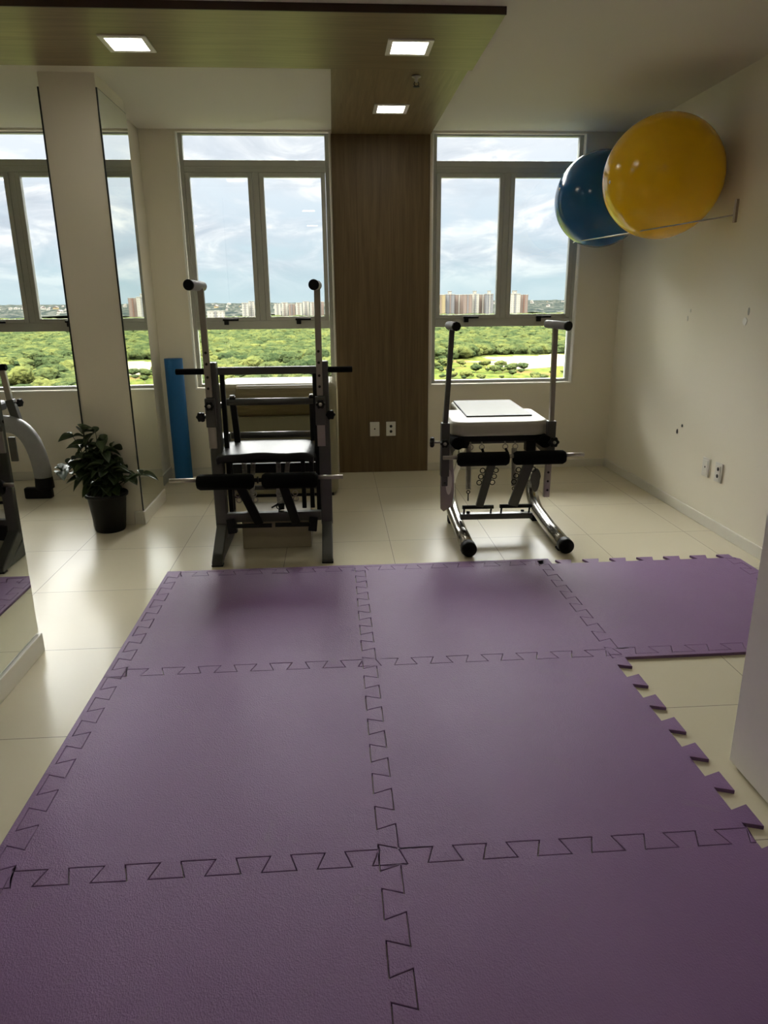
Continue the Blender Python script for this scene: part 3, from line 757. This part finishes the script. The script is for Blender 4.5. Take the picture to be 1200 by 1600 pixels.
for k, (xa, xb, ha, hb) in enumerate(((.907, .862, .760, .952), (1.130, 1.070, .992, 1.192))):
    b = MB(); b.beam((xa, 3.99, .48), (xb, 4.09, .195), .046 if k == 0 else .060, .026, (0, 1, 0)); arm = b.build('pedal_arm', M_frame, R_, bevel=0.004)
    b = MB(); b.tube([(ha, 4.10, .187), (hb, 4.10, .185)], .0125, 12)
    for x in (ha+.012, hb-.012): b.tube([(x, 4.10, .187), (x, 4.115, .135)], .006, 8)
    b.build('hinge_bar', M_frame_dark, R_)
    b = MB(); b.lathe([(0.001, 0), (.011, .002), (.011, .012), (0.001, .014)], ((.80, 1.14)[k], 4.12, .142), 12); b.build('hinge_stop', M_black, R_)
    for j in range(3):
        z = .435-.040*j; t = (.48-z)/.285; xc = xa+(xb-xa)*t
        for sx in (-1, 1):
            if k == 1 and sx > 0 and j: continue
            xx = xc+sx*(.040 if k == 0 else .045); b = MB(); eye(b, (xx, 4.0+.1*t, z), .0145, .003); b.build('spring_eye', M_frame_dark, arm)
pedal_pad(R_, .694, 1.000, 3.95, .520, .041); pedal_pad(R_, 1.024, 1.336, 3.95, .521, .041)
for (xa, xb) in ((.612, .70), (1.0, 1.025), (1.33, 1.443)):
    b = MB(); b.tube([(xa, 3.95, .533), (xb, 3.95, .533)], .0115, 14); b.build('pedal_rod', M_steel, R_)
for k, (x, z0_, z1_) in enumerate(((.805, .55, .285), (1.090, .53, .30))):
    b = MB(); b.helix((x, 4.19, z0_), (x, 4.16, z1_), .014, .004, 36, 8, 5); sp = b.build('spring', M_steel, R_)
    b = MB(); eye(b, (x, 4.16, z1_-.018), .010, .0028); b.tube([(x, 4.16, z1_-.028), (x, 4.16, z1_-.075)], .0035, 6); b.build('hook', M_frame_dark, sp)
b = MB()
n = 20; pp = [(1.262+.034*cos(2*pi*k/n)*(1 if sin(2*pi*k/n) > 0 else .8), .300+.078*sin(2*pi*k/n)) for k in range(n)]
b.prism(pp, (4.28, 4.292), axis='Y'); b.build('side_paddle', M_frame, R_, bevel=0.003)
b = MB(); b.tube([(1.235, 4.31, .33), (1.27, 4.31, .33)], .01, 10); b.build('paddle_bolt', M_steel, R_)
# thin mat lying on the seat
b = MB(); b.prism([(.800, 4.235), (1.200, 4.235), (1.232, 4.925), (.832, 4.925)], (.7205, .7285), axis='Z')
sm_ = b.build('seat_sheet', [plain('grey_sheet', (0.17, 0.165, 0.12), 0.55)], loc=(1.0, 4.55, .7205), bevel=0.001); tag(sm_, 'thin grey-beige sheet with dark rim lying on the white seat', 'sheet')
b = MB()
q = [(.800, 4.235), (1.200, 4.235), (1.232, 4.925), (.832, 4.925)]
for i in range(4): b.beam((*q[i], .7245), (*q[(i+1) % 4], .7245), .006, .0065)
b.build('rim', M_black, sm_)

# ------------------------------------------------------------------ machine standing in the left bay
T3 = thing('pilates_chair', (-2.35, 5.1, 0), 'partly hidden grey exercise chair with curved leg, in the left bay past the mirror', 'exercise machine')
b = MB(); b.tube([(-2.43, 5.24, .575)] + bez([(-2.43, 5.24, .575), (-2.27, 5.26, .595), (-2.20, 5.28, .45), (-2.20, 5.30, .16)], 12)[1:], .062, 24); g_ = b.build('leg', M_grip, T3)
b = MB(); b.tube([(-2.20, 5.30, .17), (-2.20, 5.30, .075)], [.062, .068], 24); b.build('end_cap', M_black, g_, bevel=0.008)
b = MB(); b.box(-2.35, -2.15, 5.27, 5.33, .0, .085); b.build('foot', M_black, T3, bevel=0.012)
b = MB(); b.tube([(-2.43, 5.24, .595), (-2.95, 5.2, .56), (-3.05, 5.2, .30), (-3.05, 5.2, .05)], .062, 20); b.build('leg', M_grip, T3)
b = MB(); b.beam((-2.365, 5.28, .955), (-2.33, 5.28, .56), .040, .030, (0, 1, 0)); p_ = b.build('handle_pole', M_steel, T3, bevel=0.004)
b = MB(); b.tube([(-2.62, 5.28, .975), (-2.335, 5.28, .975)], .024, 18); b.build('grip', M_foam, p_, bevel=0.006)
b = MB(); b.beam((-2.345, 5.28, .745), (-2.315, 5.28, .59), .058, .05, (0, 1, 0)); b.build('sleeve', M_frame, T3, bevel=0.004)
star_knob(T3, (-2.27, 5.26, .725), (1, -.3, 0), .028, .05)
b = MB(); b.box(-3.0, -2.42, 5.02, 5.4, .66, .73); b.build('seat', M_vinyl_black, T3, bevel=0.02)
b = MB(); b.beam((-2.36, 5.24, .48), (-2.36, 5.24, .30), .05, .02, (0, 1, 0)); b.build('side_plate', M_frame, T3, bevel=0.004)

# ------------------------------------------------------------------ cream padded unit behind the black chair, box beneath it
U = thing('padded_bench', (-.43, 5.3, 0), 'big cream padded bench with olive roll, behind the black pilates chair under the window', 'bench')
b = MB(); b.box(-.86, .008, 5.12, 5.62, .02, .845); b.build('bench_body', M_cream, U, bevel=0.045, segs=4)
b = MB(); b.box(-.70, -.06, 5.085, 5.125, .40, .62); b.build('front_pad', M_olive2, U, bevel=0.012, segs=3)
prof = [(5.10 - .075*sin(pi*k/12)**.7, .62+.215*k/12) for k in range(13)]
b = MB(); b.prism([(5.14, .62)] + prof + [(5.14, .835)], (-.70, -.06), axis='X'); b.build('bolster', M_olive, U, bevel=0.006)
b = MB(); b.box(-.82, -.03, 5.15, 5.6, 0, .025); b.build('plinth', M_frame_dark, U)
b = MB(); b.box(-.568, -.165, 3.985, 4.36, 0, .185); o = b.build('sitting_box', M_box, loc=(-.366, 4.17, 0), bevel=0.006); tag(o, 'low beige wooden sitting box on the floor beneath the black pilates chair', 'box')
# blue foam roll
fr_ = thing('foam_mat_roll', (-1.262, 5.765, 0), 'tall blue rolled foam mat standing in the corner left of the window', 'rolled mat')
b = MB(); N = 44; spiral = []
r_out = .078; turns = 4.0
pts_o, pts_i = [], []
for k in range(int(turns*N)+1):
    a = 2*pi*k/N; r = r_out - .0165*(k/N)
    pts_o.append((cos(a+2.2)*r, sin(a+2.2)*r*.92)); pts_i.append((cos(a+2.2)*(r-.0135), sin(a+2.2)*(r-.0135)*.92))
vo, vi = [], []
for z in (.002, .985):
    vo.append([b.bm.verts.new((-1.262+x, 5.765+y, z)) for x, y in pts_o]); vi.append([b.bm.verts.new((-1.262+x, 5.765+y, z)) for x, y in pts_i])
for k in range(len(pts_o)-1):
    for (A, B) in ((vo[0], vo[1]), (vi[1], vi[0]), (vo[1], vi[1]), (vi[0], vo[0])):
        f = b.bm.faces.new((A[k], A[k+1], B[k+1], B[k]))
for k in (0, len(pts_o)-1): b.bm.faces.new((vo[0][k], vo[1][k], vi[1][k], vi[0][k]))
b.build('rolled_sheet', M_blue_foam, fr_)
b = MB(); b.tube([(-1.262, 5.765, .005), (-1.262, 5.765, .98)], .011, 16); b.build('roll_core', M_blue_foam, fr_)

# ------------------------------------------------------------------ potted plant
PX, PY = -1.475, 4.455
pl = thing('potted_plant', (PX, PY, 0), 'leafy dark green plant in a black plastic pot by the pillar', 'potted plant')
b = MB(); b.lathe([(0.001, .0), (.088, .0), (.093, .01), (.118, .225), (.120, .228), (.131, .230), (.133, .243), (.129, .250), (.121, .250), (.112, .225), (.0001, .222)], (PX, PY, 0), 40)
b.build('pot', M_pot, pl)
b = MB(); b.lathe([(.1135, .228), (.09, .234), (.05, .231), (.0001, .236)], (PX, PY, 0), 24); b.build('soil', M_soil, pl)
m, nt, out = new_mat('leaf_green'); M_leaf = m
v = coords(nt); n1 = ntex(nt, v, 14, 3); n2 = ntex(nt, v, 120, 3)
finish(nt, out, mixc(nt, n1, (0.018, 0.036, 0.014), (0.055, 0.085, 0.026)), 0.42, 0, n2, 0.3, 0.002, spec=0.5)
M_stem = plain('stem_brown', (0.05, 0.045, 0.02), 0.7)
def leaf(b, base, dirv, L_, W_, droop, roll=0.0):
    d = Vector(dirv).normalized(); side = d.cross(Vector((0, 0, 1)))
    if side.length < .1: side = Vector((1, 0, 0))
    side.normalize(); side = (Matrix.Rotation(roll, 3, d) @ side); up = side.cross(d).normalized()
    n = 8; cols_ = []
    for i in range(n+1):
        t = i/n; wv = W_*(sin(pi*t**.75)**.8)*(1 if t < .98 else 0)
        c = Vector(base) + d*L_*(t - droop*.12*t*t) + Vector((0, 0, -1))*droop*L_*t*t
        cup = .25*wv; bl_ = .06*L_*sin(t*9)
        row = [c - side*wv*.5 + up*(cup+bl_*.3), c - side*wv*.27 + up*cup*.3, c, c + side*wv*.27 + up*cup*.3, c + side*wv*.5 + up*(cup-bl_*.3)]
        cols_.append([b.bm.verts.new(p) for p in row])
    for i in range(n):
        for j in range(4):
            try:
                f = b.bm.faces.new((cols_[i][j], cols_[i][j+1], cols_[i+1][j+1], cols_[i+1][j])); f.smooth = True
            except ValueError: pass
rnd = random.Random(11)
fol, st = MB(), MB()
stems = [((-.09, -.03, .41), 5), ((-.16, .0, .36), 4), ((-.03, .03, .38), 5), ((.03, -.02, .34), 4), ((-.20, -.05, .20), 4), ((-.10, -.08, .24), 4), ((.10, -.04, .20), 4), ((.02, -.09, .20), 4),
         ((-.08, .06, .30), 4), ((-.25, -.03, .15), 3), ((.24, -.04, .115), 4), ((.05, .05, .28), 4), ((-.02, -.05, .17), 3), ((.13, .04, .14), 3), ((-.14, .05, .17), 3), ((-.01, -.03, .26), 4)]
for (tx, ty, tz), nl in stems:
    s0 = Vector((PX+rnd.uniform(-.03, .03), PY+rnd.uniform(-.03, .03), .23))
    tip = Vector((PX+tx, PY+ty, .25+tz)); midp = (s0+tip)/2 + Vector((-.015*tx, 0, .10*abs(tx)+.03))
    path = bez([s0, midp, tip], 8)
    st.tube(path, [.005-.0004*i for i in range(9)], 6)
    for k in range(nl+1):
        t = .36+.64*k/nl; q = path[min(8, int(t*8))]
        for sgn in (0, 1):
            a = rnd.uniform(0, 2*pi) + sgn*pi
            d = Vector((cos(a), sin(a)*.8, rnd.uniform(-.25, .45)))
            leaf(fol, q, d, rnd.uniform(.085, .13), rnd.uniform(.062, .088), rnd.uniform(.15, .75), rnd.uniform(-.5, .5))
    leaf(fol, tip, Vector((rnd.uniform(-.5, .5), rnd.uniform(-.4, .4), .8)), .07, .05, .4)
st.build('stems', M_stem, pl)
fo = fol.build('foliage', M_leaf, pl)
md = fo.modifiers.new('thick', 'SOLIDIFY'); md.thickness = .0008

# ------------------------------------------------------------------ exercise balls on their wall rack
def ball(name, c, r, mat, label, ax):
    t = thing(name, c, label, 'exercise ball')
    b = MB(); n = 64
    prof = [(r*sin(pi*k/n)+1e-7, -r*cos(pi*k/n)) for k in range(n+1)]
    b.lathe(prof, c, 96, ax); b.build('ball_skin', mat, t)
    a = Vector(ax).normalized(); p = Vector(c)-a*r
    b = MB(); b.lathe([(0.0001, .004), (.006, .004), (.010, .001), (.010, -.003)], p, 14, -a); b.build('valve_plug', M_white_trim, t)
ball('exercise_ball', (1.996, 4.487, 2.100), .346, M_yellow, 'large yellow exercise ball on the wall rack, nearer the camera', (1, .15, .1))
ball('exercise_ball', (2.008, 5.535, 2.113), .335, M_blue, 'dark blue exercise ball on the wall rack, behind the yellow ball', (1, .1, -.2))
rk = thing('ball_rack', (2.35, 5.0, 1.78), 'thin metal rail rack on the right wall holding the two exercise balls', 'ball rack')
b = MB(); b.tube([(1.855, 3.36, 1.768), (1.860, 5.0, 1.808), (1.862, 5.62, 1.826), (1.90, 5.78, 1.83), (2.03, 5.895, 1.83)], .0035, 10); b.build('front_rail', M_steel, rk)
b = MB(); b.box(1.850, 1.862, 3.352, 3.372, 1.735, 1.835); b.build('end_stop', plain('tan_bracket', (0.33, 0.24, 0.15), 0.5), rk, bevel=0.002)
for y, z in ((5.01, 1.808),):
    b = MB(); b.tube([(1.86, y, z), (2.35, y, z+.06)], .0055, 10); b.build('rack_arm', M_steel, rk)
    b = MB(); b.box(2.344, 2.35, y-.02, y+.02, z+.01, z+.11); b.build('mounting_plate', M_steel, rk, bevel=0.001)

# ------------------------------------------------------------------ outside, far below
GZ = -30.0
M_roof = plain('roof_tile', (0.026, 0.017, 0.013), 0.8, var=0.2)
def tree_mat(name, a, bcol, c):
    m, nt, out = new_mat(name); p = wpos(nt)
    n1 = ntex(nt, p, .09, 3); n2 = ntex(nt, p, 1.6, 4, .65)
    f = math_n(nt, 'ADD', math_n(nt, 'MULTIPLY', n1, .55), math_n(nt, 'MULTIPLY', n2, .45))
    oi = nt.nodes.new('ShaderNodeObjectInfo')
    f = math_n(nt, 'ADD', f, math_n(nt, 'MULTIPLY_ADD', oi.outputs['Random'], .20, -.08))
    col = ramp(nt, f, [(.36, a), (.5, bcol), (.64, c)])
    finish(nt, out, col, 1.0, 0, n2, .9, .5, spec=0); return m
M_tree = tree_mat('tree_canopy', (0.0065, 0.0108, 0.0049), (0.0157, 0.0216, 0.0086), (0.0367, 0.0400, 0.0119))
M_tree2 = tree_mat('tree_canopy_far', (0.17, 0.22, 0.13), (0.27, 0.32, 0.17), (0.38, 0.41, 0.21))
M_trunk = plain('trunk_bark', (0.16, 0.12, 0.08), 0.9)
m, nt, out = new_mat('ground_scrub'); M_ground = m
p = wpos(nt); n1 = ntex(nt, p, .022, 6, .6, .3); n2 = ntex(nt, p, .25, 6, .7); n3 = ntex(nt, p, .05, 4, .6)
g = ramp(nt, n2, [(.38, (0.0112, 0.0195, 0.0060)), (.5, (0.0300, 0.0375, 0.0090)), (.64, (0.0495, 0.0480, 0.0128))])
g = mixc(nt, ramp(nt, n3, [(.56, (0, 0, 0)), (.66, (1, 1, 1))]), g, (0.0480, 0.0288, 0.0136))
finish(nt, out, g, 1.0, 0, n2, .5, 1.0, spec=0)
b = MB(); b.box(-4500, 4500, 60, 9000, GZ-1, GZ); o = b.build('ground_outside', M_ground); struct(o); o['label'] = 'green scrub ground far below the windows'
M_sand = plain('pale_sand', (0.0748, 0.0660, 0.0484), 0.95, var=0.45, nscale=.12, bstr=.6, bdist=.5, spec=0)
b = MB(); pts = []
for k in range(96):
    a = 2*pi*k/96; j = 1+.55*noise.noise(Vector((cos(a)*2.2, sin(a)*2.2, 5.0)))+.35*noise.noise(Vector((cos(a)*7, sin(a)*7, 1.0)))
    pts.append((128+48*j*cos(a), 378+42*j*sin(a)))
b.prism(pts, (GZ, GZ+.15), axis='Z'); o = b.build('sand_clearing', M_sand); tag(o, 'pale sandy clearing among the trees, seen low through the right window', 'sand clearing')
def clump_bm(rng, nb, R0, sub=2, flat=.75):
    bm = bmesh.new()
    for k in range(nb):
        if k == 0: c = Vector((0, 0, 0)); r = R0*.75
        else:
            a = rng.uniform(0, 2*pi); e = rng.uniform(-.2, .9); rr = R0*.62
            c = Vector((cos(a)*rr*cos(e), sin(a)*rr*cos(e), sin(e)*rr*flat)); r = R0*rng.uniform(.28, .48)
        res = bmesh.ops.create_icosphere(bm, subdivisions=sub, radius=r, matrix=Matrix.Translation(c))
        for v in res['verts']:
            d = v.co-c; v.co = c + d*(1+.28*noise.noise(v.co*(2.2/R0)*1.8)+.16*noise.noise(v.co*(9/R0)))
    for v in bm.verts: v.co.z *= flat
    for f in bm.faces: f.smooth = False
    return bm
protos = []
for k in range(5):
    rng = random.Random(50+k); R0 = rng.uniform(4.0, 5.4); h = rng.uniform(7, 9)
    bm = clump_bm(rng, 13, R0, 3)
    for v in bm.verts: v.co.z += h
    ret = bmesh.ops.create_cone(bm, cap_ends=True, segments=8, radius1=.35, radius2=.22, depth=h, matrix=Matrix.Translation((0, 0, h/2)))
    for v in ret['verts']:
        for f in v.link_faces: f.material_index = 1
    me = bpy.data.meshes.new('tree'); bm.to_mesh(me); bm.free(); me.materials.append(M_tree); me.materials.append(M_trunk); protos.append(me)
rng = random.Random(3)
cand = []
y = 262.0
def in_field(x, y):      # open ground: clearing and scrub seen through the right window
    az = x/y
    if az > .125 and az < .47:
        return y < 430 if az > .20 else y < 400
    return False
while y < 1560:
    x = -.62*y
    step = 7.2 if y < 700 else 11
    while x < .50*y:
        xx, yy = x+rng.uniform(-2.6, 2.6), y+rng.uniform(-2.6, 2.6)
        if not in_field(xx, yy): cand.append((xx, yy))
        x += step
    y += step*.93
def seen(x, y):
    a = x/y
    return -.205 < a < .005 or .135 < a < .36 or -.47 < a < -.37
near = [c for c in cand if c[1] < 620 and seen(*c)]; near.sort(key=lambda c: c[1])
# scattered bushes in the open scrub are trees too
bush = []
for k in range(120):
    a = rng.uniform(.14, .35); yy = rng.uniform(285, 425); xx = a*yy
    if (xx-128)**2/55**2+(yy-378)**2/48**2 > 1.15: bush.append((xx, yy))
ind = near[:300-len(bush)]; indset = set(ind)
for (x, y) in ind:
    o = bpy.data.objects.new('tree', rng.choice(protos)); COL.objects.link(o); s = rng.uniform(.8, 1.25)
    o.location = (x, y, GZ-4.5+rng.uniform(-1.2, .3)); o.scale = (s, s, s*rng.uniform(.85, 1.2)); o.rotation_euler = (0, 0, rng.uniform(0, 6.28))
    tag(o, 'round green tree in the dense woodland far below the windows', 'tree', 'trees of the woodland outside')
for (x, y) in bush:
    o = bpy.data.objects.new('tree', rng.choice(protos)); COL.objects.link(o); s = rng.uniform(.15, .6)
    o.location = (x, y, GZ-1.8*s); o.scale = (s, s, s*.8); o.rotation_euler = (0, 0, rng.uniform(0, 6.28))
    tag(o, 'small bushy tree scattered on the open scrub below the right window', 'tree', 'small trees on the scrub outside')
# the rest of the canopy as one mass
base_v, base_f = [], []
for k in range(4):
    bm = clump_bm(random.Random(90+k), 6, 5.6, 2); bm.verts.ensure_lookup_table()
    base_v.append([v.co.copy() for v in bm.verts]); base_f.append([[v.index for v in f.verts] for f in bm.faces]); bm.free()
V_, F_ = [], []
for (x, y) in cand:
    if (x, y) in indset: continue
    k = rng.randrange(4); s = rng.uniform(.8, 1.3)*(1 if y < 700 else 1.55); o0 = len(V_); ca, sa = cos(x), sin(x)
    zc = GZ+2.5-3.5*min(1, max(0, (y-650)/500))+rng.uniform(-1, 1.5) + 2.0*noise.noise(Vector((x*.01, y*.01, 0)))
    V_ += [(x+(v.x*ca-v.y*sa)*s, y+(v.x*sa+v.y*ca)*s, zc+v.z*s) for v in base_v[k]]
    F_ += [[i+o0 for i in f] for f in base_f[k]]
me = bpy.data.meshes.new('forest_canopy'); me.from_pydata(V_, [], F_); me.materials.append(M_tree); me.update()
o = bpy.data.objects.new('forest_canopy', me); COL.objects.link(o); tag(o, 'green tree canopy reaching back to the town', 'forest', kind='stuff')
# far rolling canopy up to the horizon
bm = bmesh.new(); grid = {}
NX, NY = 260, 60
for j in range(NY+1):
    yy = 1760*(5600/1760)**(j/NY)
    for i in range(NX+1):
        xx = (-.70+1.25*i/NX)*yy
        zz = GZ+3+7*noise.noise(Vector((xx*.02, yy*.01, 2)))+9*noise.noise(Vector((xx*.004, yy*.0022, 7))) + (yy-1760)*.0072
        grid[i, j] = bm.verts.new((xx, yy, zz))
for j in range(NY):
    for i in range(NX): bm.faces.new((grid[i, j], grid[i+1, j], grid[i+1, j+1], grid[i, j+1]))
me = bpy.data.meshes.new('distant_hills'); bm.to_mesh(me); bm.free()
m, nt, out = new_mat('hill_mottle'); p = wpos(nt); mpp = nt.nodes.new('ShaderNodeMapping'); mpp.inputs['Scale'].default_value = (.055, .012, .05); nt.links.new(p, mpp.inputs[0])
n1 = ntex(nt, mpp.outputs[0], 1.0, 5, .75)
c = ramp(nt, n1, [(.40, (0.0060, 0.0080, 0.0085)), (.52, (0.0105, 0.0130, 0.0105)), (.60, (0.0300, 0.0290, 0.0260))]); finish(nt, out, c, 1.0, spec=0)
me.materials.append(m); o = bpy.data.objects.new('distant_hills', me); COL.objects.link(o); tag(o, 'hazy green hills with the far town on the horizon', 'hills', kind='stuff')

# apartment blocks
def facade_mat(name, wall, win, wx=5.5, wz=4.5):
    m, nt, out = new_mat(name); v = coords(nt); s = nt.nodes.new('ShaderNodeSeparateXYZ'); nt.links.new(v, s.inputs[0])
    h = math_n(nt, 'ADD', s.outputs[0], s.outputs[1])
    fx = math_n(nt, 'MODULO', math_n(nt, 'ADD', math_n(nt, 'DIVIDE', h, wx), 100), 1.0)
    fz = math_n(nt, 'MODULO', math_n(nt, 'ADD', math_n(nt, 'DIVIDE', s.outputs[2], wz), 100), 1.0)
    isw = math_n(nt, 'MULTIPLY', math_n(nt, 'MULTIPLY', math_n(nt, 'GREATER_THAN', fx, .3), math_n(nt, 'LESS_THAN', fx, .75)), math_n(nt, 'MULTIPLY', math_n(nt, 'GREATER_THAN', fz, .35), math_n(nt, 'LESS_THAN', fz, .8)))
    finish(nt, out, mixc(nt, isw, wall, win), 1.0, spec=0); return m
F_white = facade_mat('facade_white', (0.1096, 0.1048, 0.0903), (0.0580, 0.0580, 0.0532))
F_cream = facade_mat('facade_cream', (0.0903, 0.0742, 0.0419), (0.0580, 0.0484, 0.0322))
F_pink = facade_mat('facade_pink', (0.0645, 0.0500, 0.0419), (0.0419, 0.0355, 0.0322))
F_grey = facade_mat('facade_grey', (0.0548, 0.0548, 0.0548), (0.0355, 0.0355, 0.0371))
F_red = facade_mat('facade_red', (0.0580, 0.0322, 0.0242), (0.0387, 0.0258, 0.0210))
def block(az, dist, w, d_, h, wallm, label, tank=True, group=None, wing=None, name='apartment_building', base=0):
    x, y = az*dist, dist; z = GZ+base
    t = thing(name, (x, y, z), label, 'building', group)
    b = MB(); b.box(x-w/2, x+w/2, y, y+d_, z, z+h); b.build('building_wall', wallm, t)
    b = MB(); b.box(x-w/2-.4, x+w/2+.4, y-.4, y+d_+.4, z+h, z+h+1.0); b.build('roof_slab', F_white, t)
    b = MB(); b.box(x-w*.06, x+w*.06, y-1.2, y, z, z+h+.5); b.build('stair_shaft', wing or F_grey, t)
    if tank:
        b = MB(); b.box(x-w*.2, x+w*.18, y+d_*.3, y+d_*.7, z+h+1, z+h+6.5); b.box(x-w*.24, x+w*.22, y+d_*.26, y+d_*.74, z+h+6.5, z+h+7.3); b.build('water_tank', F_white, t)
D = 1560
def az_of(px): return (px-519.5)/1148.0+.0025
tw = [(687, 15, F_cream, F_pink, 44, False, 'cream apartment tower, leftmost of the row seen through the right window'),
      (702, 14, F_grey, F_pink, 45, True, 'grey and brown apartment tower with roof tank, second from left'),
      (716, 14, F_pink, F_white, 44, False, 'brownish apartment tower, third from left in the row outside the right window'),
      (730, 14, F_pink, F_grey, 44, False, 'pink-brown apartment tower, fourth from left in the row'),
      (742, 13, F_white, F_grey, 45, True, 'pale apartment tower with roof tank in the middle of the row'),
      (754, 13, F_pink, F_white, 44, False, 'brown apartment tower just left of the window mullion'),
      (765, 12, F_grey, F_white, 45, True, 'grey apartment tower with roof tank beside the window mullion'),
      (806, 17, F_white, F_grey, 45, True, 'white apartment tower with roof tank, right of the window mullion'),
      (820, 14, F_pink, F_red, 43, False, 'reddish apartment tower, last on the right of the row')]
for k, (px, wpx, a, c, h, tk, lab) in enumerate(tw):
    block(az_of(px), D+(k % 3)*16, wpx*D/1148*.98, 18, h, a, lab, tk, 'apartment towers outside the right window', c)
wl = [(431, 9, 29), (442, 9, 31), (453, 10, 28), (464, 9, 30), (475, 10, 33), (486, 9, 31), (498, 10, 32), (509, 9, 28), (518, 8, 29)]
wn_ = ['first from the left', 'second from the left', 'third from the left', 'fourth from the left', 'in the middle', 'fourth from the right', 'third from the right', 'second from the right', 'last on the right']
for k, (px, wpx, h) in enumerate(wl):
    block(az_of(px), 1640+(k*37 % 50), wpx*1640/1148, 16, h, (F_white, F_white, F_pink, F_white)[k % 4], 'white mid-rise block, %s in the row outside the left window' % wn_[k], False, 'white blocks outside the left window', F_pink if k % 2 else F_grey)
block(az_of(335), 1180, 26, 14, 19, F_white, 'long low white building at the left edge of the left window view', False)
block(az_of(381), 1500, 12, 12, 31, F_white, 'small white block among the trees, left half of the left window', False)
block(az_of(391), 1520, 11, 12, 34, F_white, 'slightly taller small white block among the trees in the left window', False)
# houses of the distant town
hm = []
for k, wm in enumerate((F_white, F_white, F_cream)):
    hm.append(wm)
rng = random.Random(21)
def house(x, y, z, s, wm, g=True):
    b = MB(); b.box(x-s, x+s, y-s*.7, y+s*.7, z, z+s*.8)
    b.slot = 1
    b.prism([(x-s*1.1, z+s*.8), (x+s*1.1, z+s*.8), (x, z+s*1.3)], (y-s*.8, y+s*.8), axis='Y')
    return b
hp = []
for k in range(3):
    b = house(0, 0, 0, 5.0, None); hp.append(b.build('town_house', [hm[k], M_roof if k != 1 else F_white]))
for k in range(150):
    az = rng.uniform(-.48, .36); dist = rng.uniform(1800, 3500)
    src = hp[k % 3]; o = src if k < 3 else src.copy()
    if k >= 3: COL.objects.link(o)
    s = rng.uniform(.6, 1.7)
    x, y = az*dist, dist
    zz = GZ+8+7*noise.noise(Vector((x*.02, y*.01, 2)))+9*noise.noise(Vector((x*.004, y*.0022, 7)))+(y-1760)*.0072
    o.location = (x, y, zz-1.0); o.scale = (s, s, s*rng.uniform(.7, 1.2)); o.rotation_euler = (0, 0, rng.uniform(-.6, .6))
    tag(o, 'tiny pale house of the distant town near the horizon', 'house', 'houses of the distant town')
